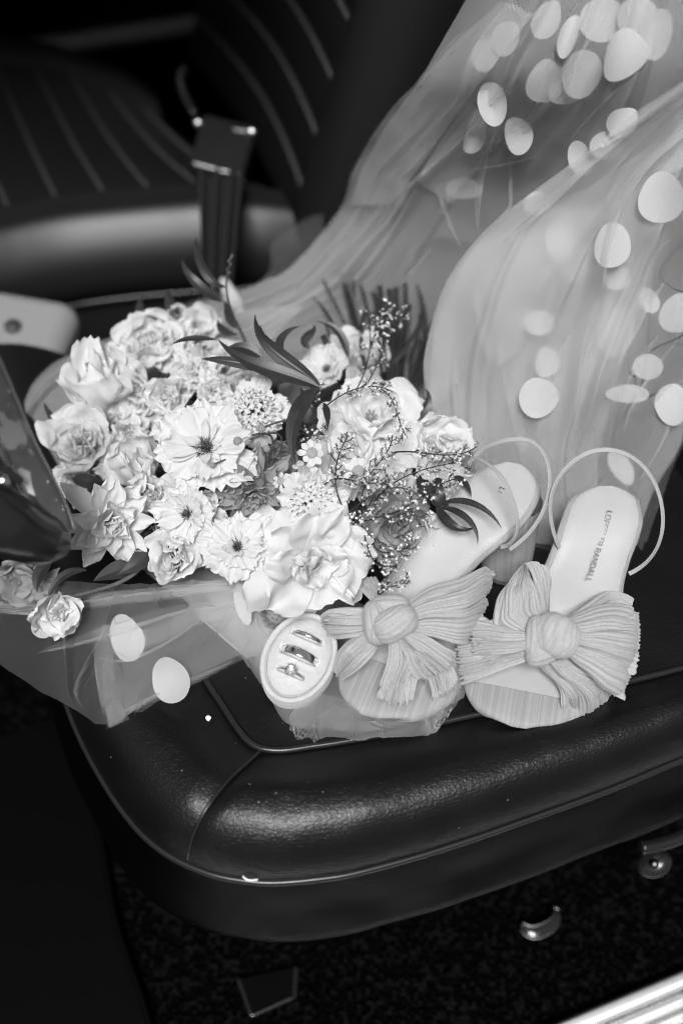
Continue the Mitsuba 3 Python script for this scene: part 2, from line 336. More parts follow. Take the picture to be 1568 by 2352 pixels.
obj('tongue', tube(spline([at(448, 262, .072), at(422, 215, .078), at(414, 180, .08), at(424, 158, .08)], 24), .005), 'black_gloss', belt)

# --- pale console box at the left
cb = thing('console_box', 'pale grey rounded console with dark round button left of the bouquet', 'console')
co = at(-40, 792, -.02)
co = at(-30, 812, -.02)
Mc = frame(co, at(120, 850, -.02) - at(-60, 830, -.02), EZ + unit(EYE - co) * .25)
def soft(w_, h_, d, r): return rbox(w_, h_, d, r)
top = obj('lid', move(rbox(.158, .140, .05, .020), Mc), 'pale_plastic', cb)
obj('button', move(tm(trimesh.creation.cylinder(.008, .006)), Mc @ trimesh.transformations.translation_matrix([.026, .018, .026])), 'far_welt', cb)
obj('body', move(rbox(.170, .13, .09, .02), Mc @ trimesh.transformations.translation_matrix([.0, -.030, -.062])), 'pale_plastic', cb)

# ------------------------------------------------------------------ the petal veil: layers of tulle net, each layer a sheet of its own
veil = thing('veil', 'long white tulle veil with scattered cloth petals draped over the seat and its backrest', 'veil')
SHEETS = []
D = 'tulle_double'
HM = 'tulle_hem'
def net(ctrl, nu, nv, seed, folds=(), lift=0.0, amp=.004, keep=True, lines=0, m='tulle', lh=.010, lw=.0045, fold=None):
    P = patch(ctrl, nu, nv)
    n = normals(P, EYE)
    i, j = np.meshgrid(np.linspace(0, 1, nu), np.linspace(0, 1, nv), indexing='ij')
    H = np.full((nu, nv), lift) + (meshkit.fbm(P * 16, 3, seed) - .5) * amp * 2.4
    for f, (freq, a, drift) in enumerate(folds):
        ph = j * freq + (meshkit.noise(np.stack([i * 2.2, j * 2.5, i * 0 + f], -1), seed + 7) - .5) * drift
        r = 1 - np.abs(2 * meshkit.noise(np.stack([ph, i * 1.4, i * 0 + 3.3 * f], -1), seed + 11 + f) - 1)
        H += a * r ** 5
        side = unit(np.gradient(P, axis=1))
        P = P + side * (a * .9 * (meshkit.noise(np.stack([ph * 1.7, i * 1.2, i * 0 + 9 + f], -1), seed + 31) - .5))[..., None]
    r_ = random.Random(seed * 7 + 1); wid = np.linalg.norm(np.diff(P, axis=1), axis=2).sum(1)
    for k in range(lines):                    # gathered folds that run along the sheet
        j0 = r_.random(); j1 = j0 + r_.gauss(0, .10); b0, b1 = sorted((r_.uniform(-.4, 1.1), r_.uniform(-.1, 1.4)))
        if b1 - b0 < .3: b1 += .35
        jc = j0 + (j1 - j0) * i + .03 * np.sin(i * r_.uniform(2, 6) + k)
        x = (j - jc) * wid[:, None] / (lw * r_.uniform(.7, 1.5))
        tap = np.clip((i - b0) / .15, 0, 1) * np.clip((b1 - i) / .15, 0, 1); hh = lh * r_.uniform(.4, 1.1)
        H += hh * np.exp(-x * x) * tap
        P = P + unit(np.gradient(P, axis=1)) * (hh * .2 * np.exp(-x * x) * tap * r_.choice((-1, 1)) * (np.clip(np.abs(j - fold) / .17, 0, 1) if fold else 1))[..., None]
    if fold: H *= np.clip(np.abs(j - fold) / .17, 0, 1) ** 2
    P = P + n * H[..., None]
    Q = patch(ctrl, nu, nv)                  # the weave follows the sheet's own lengths
    uu = np.cumsum(np.r_[np.zeros((1, nv)), np.linalg.norm(np.diff(Q, axis=0), axis=2)], axis=0)
    vv = np.cumsum(np.c_[np.zeros((nu, 1)), np.linalg.norm(np.diff(Q, axis=1), axis=2)], axis=1); vv = vv - vv[:, nv // 2:nv // 2 + 1]
    a_ = .3 * seed
    uv = np.stack([uu * math.cos(a_) + vv * math.sin(a_), vv * math.cos(a_) - uu * math.sin(a_)], -1).reshape(-1, 2) + seed * .0371 + 3
    obj('tulle_layer', grid(P), m, veil, uv=uv)
    if keep: SHEETS.append(P)
    return P
def deeper(ctrl, d, dz, shift=(0, 0)):
    return [[(u + shift[0], v + shift[1], z - dz + d * k) for k, (u, v, z) in enumerate(r)] for r in ctrl]
# back part: falls from the backrest, runs behind and under the bouquet to the left
BK1 = [[(1120, -90, .36), (1300, -90, .37), (1450, -90, .375), (1680, -90, .38)],
       [(1000, 130, .29), (1180, 140, .315), (1380, 160, .32), (1680, 150, .33)],
       [(892, 258, .22), (1080, 280, .245), (1300, 300, .26), (1650, 330, .27)],
       [(824, 375, .14), (960, 420, .16), (1180, 450, .18), (1550, 500, .2)],
       [(790, 478, .08), (900, 540, .1), (1080, 600, .11), (1450, 720, .12)],
       [(640, 640, .04), (760, 690, .04), (950, 760, .03), (1250, 900, .03)],
       [(430, 712, .035), (540, 800, .03), (750, 920, .02), (1100, 1060, .02)],
       [(230, 790, .035), (330, 880, .03), (500, 1050, .015), (900, 1200, .012)],
       [(110, 850, .035), (190, 930, .03), (330, 1120, .02), (650, 1330, .01)],
       [(60, 930, .025), (105, 1010, .02), (220, 1200, .012), (450, 1400, .008)]]
net(BK1, 200, 320, 1, [(5, .006, 1.2)], m=D, lines=26, lh=.011, lw=.004)
net(deeper(BK1, 0, .012, (8, 8)), 160, 260, 2, [(5, .010, 1.4)], keep=False, lines=14, lh=.012, lw=.005)
net(deeper(BK1, 0, .024, (22, 14)), 160, 240, 3, [(4, .012, 1.5)], keep=False, lines=10, lh=.012, lw=.006)
# dark loose end towards the belt
net([[(740, 495, .03), (700, 505, .03), (655, 540, .03), (630, 575, .02)], [(740, 560, .03), (680, 590, .025), (640, 610, .02), (615, 640, .01)], [(760, 640, .02), (690, 655, .015), (600, 665, .01), (535, 672, .0)]], 40, 40, 5, [(5, .006, 1)], keep=False)
# front part: rolls over along a fold and gathers behind the sandals
FR = [[(1025, 1100, .03), (1110, 1180, .02), (1250, 1250, .012), (1390, 1260, .010), (1462, 1250, .008)],
      [(986, 960, .07), (1090, 1000, .07), (1230, 1030, .07), (1370, 1050, .055), (1500, 1120, .03)],
      [(974, 850, .105), (1090, 850, .115), (1250, 850, .125), (1420, 850, .125), (1580, 905, .085)],
      [(1012, 680, .155), (1130, 680, .175), (1300, 660, .185), (1480, 640, .185), (1700, 660, .155)],
      [(1106, 538, .20), (1230, 500, .225), (1400, 450, .245), (1550, 420, .255), (1760, 400, .225)],
      [(1330, 372, .27), (1440, 310, .295), (1560, 250, .305), (1700, 200, .31), (1850, 200, .305)],
      [(1590, 190, .345), (1690, 110, .355), (1800, 60, .36), (1900, 20, .36), (2000, 0, .36)]]
FRR = [[r[3], r[2], r[1], r[0]] for r in [[(u, v, z - .022 + .006 * (k == 0)) for k, (u, v, z) in enumerate(r)] for r in FR]]
def roll(front, back_):                       # one sheet: back layer, fold edge, front layer
    return [b[:-1] + [(f[0][0] + 1.5, f[0][1] + 1, f[0][2] - .010)] + f for f, b in zip(front, back_)]
net(roll(FR, FRR), 200, 480, 6, [(6, .004, 1.0)], m=D, lines=40, lh=.008, lw=.0034, fold=.44)
net(deeper(roll(FR, FRR), 0, .008, (16, 14)), 180, 400, 7, [(5, .006, 1.2)], keep=False, lines=24, lh=.008, lw=.004, fold=.44)
# bottom part: loose layers over the front corner of the seat
BA = [[(-60, 1290, .03), (120, 1330, .04), (300, 1344, .045), (450, 1336, .04), (620, 1326, .03)],
      [(-60, 1380, .01), (120, 1420, .03), (270, 1440, .035), (430, 1420, .030), (585, 1400, .022)],
      [(-60, 1440, -.005), (110, 1520, .015), (250, 1550, .024), (420, 1500, .020), (572, 1455, .015)],
      [(-60, 1490, -.02), (130, 1617, .0), (250, 1664, .012), (400, 1596, .016), (562, 1512, .008)]]
net(BA, 140, 300, 9, [(5, .008, .9)], lines=12, lh=.008, lw=.003, amp=.009)
BA2 = [[(-60, 1300, .018), (120, 1345, .026), (300, 1360, .03), (470, 1345, .03), (640, 1330, .02)],
       [(-60, 1350, .0), (110, 1400, .02), (240, 1425, .024), (430, 1402, .022), (560, 1390, .016)],
       [(-60, 1385, -.008), (70, 1395, .01), (240, 1470, .02), (430, 1430, .016), (520, 1400, .012)]]
net(BA2, 80, 220, 10, [(4, .005, .8)], keep=False, lines=6, lh=.006, lw=.003)
BA3 = [[(215, 1440, .02), (300, 1440, .024), (420, 1400, .022), (520, 1370, .018)],
       [(222, 1560, .018), (310, 1560, .020), (430, 1490, .016), (560, 1430, .012)],
       [(252, 1672, .010), (300, 1652, .012), (440, 1560, .010), (590, 1490, .006)]]
net(BA3, 80, 120, 11, [(3, .005, .8)], keep=False, m=HM)
BB_ = [[(430, 1340, .022), (560, 1335, .022), (700, 1340, .02), (860, 1400, .01), (1050, 1480, .006)],
       [(440, 1400, .016), (575, 1420, .014), (700, 1470, .010), (880, 1520, .007), (1060, 1550, .005)],
       [(500, 1455, .008), (590, 1500, .010), (690, 1590, .010), (880, 1620, .006), (1062, 1580, .005)],
       [(560, 1514, .004), (612, 1592, .006), (672, 1668, .006), (850, 1684, .006), (1062, 1606, .004)]]
net(BB_, 120, 240, 12, [(4, .004, .8)], lines=8, lh=.005, lw=.003, m=HM)
BC_ = [[(440, 1345, .014), (560, 1345, .014), (640, 1380, .012), (700, 1420, .01)], [(480, 1380, .01), (560, 1410, .010), (630, 1440, .009), (690, 1490, .006)],
       [(455, 1405, .006), (545, 1490, .006), (610, 1560, .005), (680, 1640, .004)]]
net(BC_, 80, 90, 13, [(4, .004, .8)], keep=False, m=HM); net(deeper(BC_, 0, .003, (12, -8)), 80, 90, 14, [(5, .003, .8)], keep=False, m=HM)
BD_ = [[(690, 1610, .012), (760, 1600, .014), (860, 1640, .008), (960, 1630, .006), (1062, 1585, .004)],
       [(668, 1650, .012), (745, 1660, .014), (850, 1668, .010), (950, 1664, .008), (1050, 1612, .005)],
       [(670, 1672, .004), (740, 1690, .008), (850, 1690, .006), (935, 1692, .006), (1000, 1655, .004)]]
net(BD_, 60, 140, 15, [(7, .004, .8), (13, .002, .8)], keep=False, m=HM, lines=8, lh=.004, lw=.003)

BI_ = [[(470, 1345, .016), (560, 1342, .016), (650, 1350, .014), (740, 1400, .01)], [(500, 1400, .012), (570, 1420, .012), (640, 1450, .011), (720, 1500, .007)],
       [(540, 1455, .009), (590, 1480, .010), (640, 1530, .008), (700, 1600, .005)]]
for k in range(3): net(deeper(BI_, 0, .0015 * k, (9 * k, -7 * k)), 70, 90, 20 + k, [(4, .004, .8)], keep=False, m=HM, lines=4, lh=.004, lw=.003)
# folded-over strips that read as brighter bands
BE_ = [[(-60, 1372, .02), (90, 1386, .034), (250, 1360, .04), (420, 1345, .042), (600, 1336, .034)], [(-60, 1395, .012), (100, 1412, .032), (260, 1388, .038), (430, 1370, .040), (600, 1362, .03)]]
net(BE_, 24, 200, 16, [(5, .003, .8)], keep=False, m=HM, amp=.002)
BF_ = [[(235, 1432, .026), (330, 1446, .030), (430, 1412, .030), (590, 1372, .026)], [(232, 1470, .024), (335, 1482, .028), (440, 1444, .028), (600, 1400, .022)]]
net(BF_, 24, 160, 17, [(5, .003, .8)], keep=False, m=HM, amp=.002)
BG_ = [[(232, 1470, .026), (236, 1560, .022), (250, 1672, .012)], [(262, 1478, .026), (268, 1570, .022), (300, 1655, .014)]]
net(BG_, 30, 80, 18, [(3, .002, .8)], keep=False, amp=.002)
BH_ = [[(440, 1398, .022), (500, 1455, .018), (566, 1514, .010)], [(520, 1380, .024), (585, 1430, .018), (640, 1490, .012)]]
net(BH_, 40, 80, 19, [(3, .003, .8)], keep=False, m=HM, amp=.003)
# cloth petals caught in the veil
def petal_mesh(L, Wd, base=.25, tip=.3, peak=.6, th=(0, 0), cup=.12, ruffle=0, rf=3.0, notch=0, nn=3, ribs=0, nr=9, nu=9, nv=9, seed=0, twist=0, reflex=0, round_=.16, crumple=0):
    r = random.Random(seed)
    s = np.linspace(0, 1, nu); w = np.linspace(-1, 1, nv)
    prof = np.where(s < peak, base + (1 - base) * np.sin(.5 * np.pi * s / peak), tip + (1 - tip) * np.sqrt(np.maximum(0, 1 - ((s - peak) / (1 - peak)) ** 2.2)))
    ang = np.radians(th[0] + (th[1] - th[0]) * s)
    ang = ang - math.radians(reflex) * np.clip((s - .6) / .4, 0, 1) ** 1.5
    y = np.r_[0, np.cumsum(np.cos(ang[:-1]))] * L / (nu - 1); z = np.r_[0, np.cumsum(np.sin(ang[:-1]))] * L / (nu - 1)
    X = (prof * Wd / 2)[:, None] * w[None]
    nz, ny = np.cos(ang), -np.sin(ang)
    h = cup * Wd * (w ** 2)[None] * (.35 + .65 * np.sin(np.pi * np.clip(s, 0, 1) * .8))[:, None]
    p1, p2 = r.uniform(0, 6.28), r.uniform(0, 6.28)
    h = h + ruffle * L * (s ** 2)[:, None] * (np.sin(w * rf + p1)[None] + .6 * np.sin(w * rf * 2.1 + p2)[None])
    if crumple:
        sw = np.stack(np.broadcast_arrays(s[:, None] * 3.2 + seed % 97, w[None] * 2.2 + 5, 0.0), -1)
        h = h + crumple * L * (meshkit.fbm(sw, 2, seed % 91) - .5) * np.minimum(1, s * 2)[:, None]
    if ribs: h = h + ribs * np.cos(w * np.pi * nr / 2)[None] * np.minimum(1, 2.5 * s)[:, None]
    if twist: h = h + twist * X * s[:, None]
    ext = np.ones(nv) - notch * (.5 - .5 * np.cos(w * np.pi * nn + np.pi * (nn % 2))) if notch else np.ones(nv)
    ext = 1 - (1 - ext)[None] * (s ** 4)[:, None]
    if crumple: ext = ext - (crumple * .5 * (meshkit.fbm(np.stack([w * 5 + seed % 53, w * 0, w * 0], -1), 2, 3)))[None] * (s ** 3)[:, None]
    # rounded tip: outer columns end earlier
    ext = ext - (round_ * np.abs(w) ** 2.5)[None] * (s ** 2)[:, None]
    Y, Z = y[:, None] * ext, z[:, None] * ext
    P = np.stack([X, Y + h * ny[:, None], Z + h * nz[:, None]], -1)
    return grid(P)
def disc_petal(L, W, seed):
    r = random.Random(seed); q, a = np.linspace(0, 1, 9), np.linspace(0, 2 * np.pi, 37)
    Q, A = np.meshgrid(q, a, indexing='ij')
    tear = r.uniform(-.05, .22); R = Q * (1 + .05 * np.sin(2 * A + r.uniform(0, 6)) + .03 * np.sin(3 * A + r.uniform(0, 6)))
    X = R * np.cos(A) * W / 2 * (1 - tear * np.maximum(np.sin(A), 0) ** 2 * Q); Y = R * np.sin(A) * L / 2
    c = r.uniform(-.4, .4); Z = L * (r.uniform(.10, .30) * (X / W * 2) ** 2 + c * (Y / L) ** 2 + .02 * np.sin(X / W * 5 + seed) + .06 * r.choice((0, 0, 0, 1)) * np.abs(X / W))
    return grid(np.stack([X, Y, Z], -1))
CACHE = []
for P in SHEETS:
    d = P - EYE; k = d @ FWD
    CACHE.append((784 + (d @ RGT) / k / TAN * 784, 1176 - (d @ UPI) / k / TAN * 784, k, P, normals(P, EYE)))
def find(U, V):                              # the veil point seen at this spot
    best = None
    for u, v, k, P, n in CACHE:
        e = (u - U) ** 2 + (v - V) ** 2
        i = np.unravel_index(np.argmin(e), e.shape)
        if e[i] < 900 and (best is None or k[i] < best[2]): best = (P[i], n[i], k[i])
    return best
# gathered folds where the net lies doubled
FOLDS = [[(1082, 632), (1104, 740), (1128, 853)], [(1140, 667), (1153, 853), (1183, 993), (1198, 1063)], [(1235, 667), (1208, 803), (1193, 953)], [(1278, 617), (1262, 680), (1248, 727)], [(1348, 647), (1293, 742), (1258, 788)],
         [(1568, 527), (1434, 642), (1358, 717), (1283, 803), (1233, 1003)], [(1568, 592), (1484, 717), (1434, 813), (1283, 983)], [(1529, 742), (1383, 968), (1333, 1053)], [(1568, 768), (1454, 928), (1429, 1003)], [(1276, 828), (1276, 903), (1263, 1028)],
         [(1434, 351), (1233, 467), (1108, 602), (1042, 702), (1027, 803), (1052, 878)], [(1568, 300), (1480, 350), (1380, 420)], [(1330, 560), (1250, 640), (1180, 800)], [(1500, 560), (1400, 700), (1330, 860)],
         [(1228, 80), (1163, 221), (1128, 321), (1103, 436), (1083, 547)], [(992, 401), (1020, 480), (1052, 567)], [(1168, 346), (1168, 436), (1138, 502)], [(990, 405), (1120, 385), (1250, 355)], [(1180, 15), (1010, 170), (905, 320), (850, 420)], [(1032, 241), (917, 391), (862, 412)],
         [(1080, 60), (980, 190), (940, 300)], [(1400, 20), (1330, 130), (1290, 240)], [(900, 460), (800, 560), (720, 640)], [(1000, 560), (930, 640), (870, 700)], [(760, 600), (650, 690), (560, 740)], [(1480, 150), (1380, 240), (1300, 330)],
         [(57, 1507), (216, 1470), (326, 1434), (440, 1397), (519, 1395)], [(60, 1395), (207, 1381), (282, 1368), (409, 1356), (560, 1345)], [(216, 1478), (222, 1549), (240, 1650)], [(216, 1500), (273, 1522), (422, 1452), (458, 1425)], [(250, 1650), (343, 1606), (556, 1508)],
         [(458, 1417), (510, 1462), (560, 1505)], [(10, 1400), (60, 1410), (120, 1400)]]
ff = []
rf_ = random.Random(8)
for c in FOLDS:
    cs_ = spline([(u, v, 0) for u, v in c], 26)
    hit = [find(u, v) for u, v, _ in cs_]; hit = [h for h in hit if h]
    if len(hit) < 8: continue
    p_ = np.array([h[0] for h in hit]); n_ = unit(np.array([h[1] for h in hit]))
    k_ = np.ones(5) / 5
    sm = lambda x: np.stack([np.convolve(np.pad(x[:, q], 2, 'edge'), k_, 'valid') for q in range(3)], 1)
    p_, n_ = sm(sm(sm(p_))), unit(sm(sm(n_)))
    vw_ = unit(EYE - p_); t_ = unit(np.gradient(p_, axis=0)); s_ = unit(np.cross(t_, vw_))
    tp_ = np.maximum(.03, np.sin(np.pi * np.linspace(.0, 1, len(p_))) ** .8)
    w_ = rf_.uniform(.0008, .0019) * tp_; W_ = rf_.uniform(.003, .008) * tp_ * rf_.choice((-1, 1))
    x = np.linspace(-1, 1, 7)
    ff.append((p_[:, None] + s_[:, None] * (w_[:, None] * x[None])[..., None] + vw_[:, None] * (.0012 + w_[:, None] * .7 * (1 - x[None] ** 2))[..., None], 0))
    x = np.linspace(0, 1, 7)
    if np.linalg.norm(p_[-1] - p_[0]) > .09: ff.append((p_[:, None] + s_[:, None] * (W_[:, None] * x[None])[..., None] + vw_[:, None] * (.0008 + .0015 * np.sin(np.pi * x))[None, :, None], 1))
for lay_, m_ in ((0, HM), (1, 'tulle')):
    vf, fs_, uvf, o_ = [], [], [], 0
    for P, lay in ff:
        if lay != lay_: continue
        v_, f_ = grid(P); vf.append(v_); fs_.append(f_ + o_); o_ += len(v_)
        L_ = np.r_[0, np.cumsum(np.linalg.norm(np.diff(P[:, 3], axis=0), axis=1))]
        uvf.append(np.stack([np.broadcast_to(L_[:, None], P.shape[:2]), np.broadcast_to(np.linspace(0, .005 + .009 * lay, 7)[None], P.shape[:2])], -1).reshape(-1, 2) + 3 + lay * .7)
    obj('gathered_fold', (np.vstack(vf), np.vstack(fs_)), m_, veil, uv=np.vstack(uvf), kind='stuff')
FLAPS = [([(1568, 205), (1330, 378), (1110, 548), (1018, 688), (984, 850), (992, 945)], [(1568, 285), (1434, 356), (1233, 472), (1112, 606), (1044, 702), (1052, 880)]), ([(1250, 470), (1112, 600), (1086, 640), (1128, 853)], [(1400, 480), (1278, 617), (1235, 667), (1200, 803)]),
         ([(1560, 300), (1480, 370), (1390, 450)], [(1560, 420), (1500, 490), (1440, 570)]), ([(1440, 640), (1358, 717), (1283, 803), (1233, 1003)], [(1490, 700), (1434, 813), (1360, 900), (1283, 983)]), ([(1153, 853), (1175, 960), (1198, 1063)], [(1208, 803), (1196, 890), (1215, 1040)]),
         ([(1150, 5), (1006, 138), (902, 266), (836, 380), (802, 470)], [(1228, 30), (1100, 190), (1000, 330), (900, 470)]),
         ([(1080, 240), (1000, 340), (960, 420)], [(1160, 270), (1100, 380), (1040, 470)]), ([(470, 720), (420, 780), (330, 850)], [(700, 700), (600, 800), (480, 880)])]
for q_, (ea, eb) in enumerate(FLAPS):         # loose overlaps where a second layer lies on the first
    A_, B_ = spline([(u, v, 0) for u, v in ea], 30, PchipInterpolator), spline([(u, v, 0) for u, v in eb], 30, PchipInterpolator)
    R_ = []
    for w in np.linspace(0, 1, 14):
        r_ = [find(*(a * (1 - w) + b * w)[:2]) for a, b in zip(A_, B_)]
        R_.append([h[0] + unit(EYE - h[0]) * (.0035 + .003 * math.sin(math.pi * w)) if h else None for h in r_])
    if any(x is None for r_ in R_ for x in r_): continue
    P = np.array(R_).transpose(1, 0, 2)
    for _ in range(4): P[1:-1] = (P[:-2] + 2 * P[1:-1] + P[2:]) / 4; P[:, 1:-1] = (P[:, :-2] + 2 * P[:, 1:-1] + P[:, 2:]) / 4
    P += unit(EYE - P) * ((meshkit.fbm(P * 30, 2, q_) - .5) * .006)[..., None]
    u_ = np.cumsum(np.r_[np.zeros((1, 14)), np.linalg.norm(np.diff(P, axis=0), axis=2)], axis=0); v_ = np.cumsum(np.c_[np.zeros((30, 1)), np.linalg.norm(np.diff(P, axis=1), axis=2)], axis=1)
    obj('tulle_layer', grid(P), D, veil, uv=np.stack([u_ * .8 + v_ * .6, v_ * .8 - u_ * .6], -1).reshape(-1, 2) + 5 + q_)
rp = random.Random(4)
VP = [(1255, 45, 60, 80, 30, 0), (1305, 88, 40, 85, 20, 0), (1425, 120, 95, 105, 0, 0), (1385, 50, 100, 90, 0, 1), (1460, 35, 80, 80, 0, 1), (1510, 80, 70, 100, 20, 1), (1250, 185, 80, 90, 10, 1), (1300, 200, 70, 90, 0, 1), (1335, 170, 85, 100, 0, 1),
      (1133, 237, 60, 95, 0, 0), (1088, 305, 42, 95, 10, 0), (1190, 312, 75, 65, 60, 0), (1110, 128, 65, 60, 60, 1), (1160, 90, 60, 70, 30, 1), (1315, 335, 50, 80, -20, 0), (1420, 260, 60, 70, 40, 1), (1065, 432, 75, 48, 0, 0), (1235, 465, 60, 50, 0, 1),
      (1545, 350, 60, 95, 30, 0), (1520, 455, 96, 104, 0, 0), (1495, 485, 80, 90, 0, 1), (1400, 563, 92, 92, 0, 0), (1328, 600, 92, 86, 0, 1), (1290, 545, 66, 100, 0, 1), (1415, 635, 60, 50, 30, 1), (1413, 760, 76, 104, 8, 0), (1236, 912, 76, 92, -8, 0),
      (1545, 930, 70, 88, 0, 0), (1560, 720, 80, 90, 0, 1), (1485, 845, 60, 60, 0, 1), (1240, 740, 60, 60, 0, 1), (1425, 1072, 80, 46, 60, 1), (1255, 830, 50, 70, 0, 1), (1440, 905, 90, 40, 0, 1), (1490, 690, 60, 40, 50, 0), (1215, 560, 70, 90, 0, 1), (1390, 330, 70, 60, 10, 1),
      (292, 1468, 98, 74, 75, 1), (392, 1564, 92, 84, 60, 0), (558, 1388, 84, 36, 75, 0), (100, 1442, 50, 44, 0, 1), (530, 680, 80, 30, 60, 1), (410, 880, 60, 60, 0, 1)]
for k, (u, v, w_, h_, r_, under) in enumerate(VP):
    under = (u, v) not in ((1425, 120), (1520, 455), (1413, 760), (1236, 912), (1400, 563), (1545, 930), (1133, 237), (1305, 88), (392, 1564), (558, 1388), (1088, 305), (1190, 312))
    f = find(u, v)
    if f is None: continue
    p, n, _ = f
    tocam = unit(EYE - p)
    nn_ = unit(tocam * .8 + n * .4 + unit(np.array([rp.gauss(0, 1), rp.gauss(0, 1), rp.gauss(0, 1)])) * .12)
    m = px(p)
    c, s = math.cos(math.radians(r_)), math.sin(math.radians(r_))
    yax = UPI * c + RGT * s
    M = frame(p + (tocam * ((-.004 if v > 1300 else -.016) if under else .0045)), np.cross(yax, nn_), nn_)
    L_, W_ = h_ * m * 1.05, w_ * m * 1.12
    P = disc_petal(L_, W_, k)
    obj('petal', move(P, M), 'veil_petal', veil)

# ------------------------------------------------------------------ sandals
def outline(pairs, n):                       # stations from toe to heel: left and right rim
    l = spline([at(*a) for a, b in pairs], n, PchipInterpolator); r = spline([at(*b) for a, b in pairs], n, PchipInterpolator)
    return l, r
def pleat(x, n, seed):                        # irregular pleats along x in 0..1: rounded tops, sharp valleys
    r = np.random.RandomState(seed)
    w = r.uniform(.5, 1.5, n); e = np.r_[0, np.cumsum(w)]; e /= e[-1]; a = r.uniform(.6, 1.2, n)
    k = np.clip(np.searchsorted(e, x, side='right') - 1, 0, n - 1)
    return a[k] * np.abs(np.sin(np.pi * (x - e[k]) / (e[k + 1] - e[k]))) ** .75
def fan(name, parent, ctrl, n, seed, amp=.0011, nu=60, nv=None, flip=False, end=None, wave=.0015):
    n = int(n * 1.15); nv = nv and int(nv * 1.5) or max(80, n * 8)
    P = patch(ctrl, nu, nv)
    N_ = normals(P, EYE)
    j = np.linspace(0, 1, nv)[None]; i = np.linspace(0, 1, nu)[:, None]
    drift = (meshkit.noise(np.stack([i * 3 + j * 0, j * 4 + i * 0, i * j], -1), seed) - .5) * .05
    h_ = pleat(np.clip(j + drift, 0, .9999), n, seed)
    fade = np.minimum(1, .45 + i * .9)
    P = P + N_ * (1.15 * amp * (h_ - .5) * fade + wave * (meshkit.noise(np.stack([i * 4 + j * 0, j * 5 + i * 0, i * 0 + j * 0 + seed], -1), seed + 3) - .5))[..., None]
    # a few deeper gathers
    P = P - N_ * (.0030 * (1 - np.abs(2 * meshkit.noise(np.stack([i * .8 + j * 0, j * 7 + i * 0, i * 0 + j * 0 + 2], -1), seed + 5) - 1)) ** 8)[..., None]
    if end: P[-1] += unit(P[-1] - P[-3]) * (end * (pleat(np.linspace(0, .999, nv), n, seed) - .5 + np.random.RandomState(seed).uniform(-.3, .3, nv)))[:, None]
    uv = np.stack(np.meshgrid(np.linspace(0, 1, nv), np.linspace(0, 1, nu)), -1).reshape(-1, 2)
    return obj(name, grid(P), 'pleated', parent, uv=uv)
def lump(name, parent, U, V, z, a, b, c, ang, n, seed, amp=.0009, wrap=1.0):
    o = at(U, V, z); zax = unit(unit(EYE - o) + EZ * .3)
    xax = RGT * math.cos(math.radians(ang)) + UPI * math.sin(math.radians(ang))
    th, ph_ = np.linspace(0.02, np.pi - .02, 60), np.linspace(0, 2 * np.pi, 120)
    T_, F_ = np.meshgrid(th, ph_, indexing='ij')     # x axis is the pole: pleats run from pole to pole
    k = pleat((F_ / (2 * np.pi) + .04 * np.sin(T_ * 2 + seed)) % .9999, n, seed)
    s = np.abs(np.sin(T_)) ** .75
    rr = 1 + amp / min(b, c) * (k - .5) * 1.0
    X, Y, Z = a * np.sign(np.cos(T_)) * np.abs(np.cos(T_)) ** .85, b * s * np.cos(F_) * rr, c * s * np.sin(F_) * rr
    P = np.stack([X, Y, Z], -1)
    P += (meshkit.fbm(P * 60 + seed, 2, seed) - .5)[..., None] * .003 * unit(P)
    uv = np.stack([F_ / 6.28, T_ / 3.14], -1).reshape(-1, 2)
    return obj(name, move(grid(P), frame(o, xax, zax)), 'pleated', parent, uv=uv)
def sandal(key, pairs, thick, rim, n=90, heel_at=(.80, .985), heel_px=None, toe_t=.12):
    l, r = outline(pairs, n)
    t = np.linspace(0, 1, n)
    c = (l + r) / 2; hw = (r - l) / 2
    # rounded ends
    th = np.interp(t, *thick)
    ringa = np.linspace(0, 2 * np.pi, 49)[:-1]
    cx = np.sign(np.cos(ringa)) * np.abs(np.cos(ringa)) ** .55; cy = np.sign(np.sin(ringa)) * np.abs(np.sin(ringa)) ** .8
    side = unit(hw); ax = unit(np.gradient(c, axis=0)); upn = unit(np.cross(side, ax)); upn *= np.sign(upn[:, 2:])
    up = upn
    top = c
    S = top[:, None] + hw[:, None] * cx[None, :, None] * 1.0 + up[:, None] * (th[:, None] * (cy[None] * .5 - .5))[..., None]
    seam_ = unit(hw)[:, None] * 0
    sx = unit(hw[n // 3]); sx2 = unit(np.cross(EZ, sx)); uvs_ = np.stack([(S - S[0, 0]) @ sx * 9, (S - S[0, 0]) @ sx2 * 2], -1)
    wrap = obj('sole', grid(S, True), 'wrapped_cloth', key, uv=uvs_.reshape(-1, 2))
    # padded insole
    k0 = int(toe_t * n)
    w = np.linspace(-1, 1, 41)
    tt_ = np.linspace(0, 1, n - k0)
    endr = np.sqrt(np.clip(1 - np.clip((tt_ - .97) / .03, 0, 1) ** 2, .0, 1))
    INS = (c[k0:, None] + (hw[k0:] - side[k0:] * np.minimum(rim, .3 * np.linalg.norm(hw[k0:], axis=1))[:, None])[:, None] * w[None, :, None]
           + up[k0:, None] * ((.0022 - .0022 * np.abs(w) ** 6)[None, :, None] - (.0012 * (1 - w ** 2))[None, :, None] * np.sin(np.pi * tt_)[:, None, None]))
    INS = INS[:-2]
    obj('insole', grid(INS), 'insole', key)
    return c, hw, up, ax, INS
def strap(key, pts, w=.0017, h_=.0006, tilt=(.3, -.3, .5)):
    p = spline([at(*q) for q in pts], 90)
    obj('ankle_strap', ribbon_tube(p, w, h_, unit(np.array(tilt))), 'strap_cloth', key)
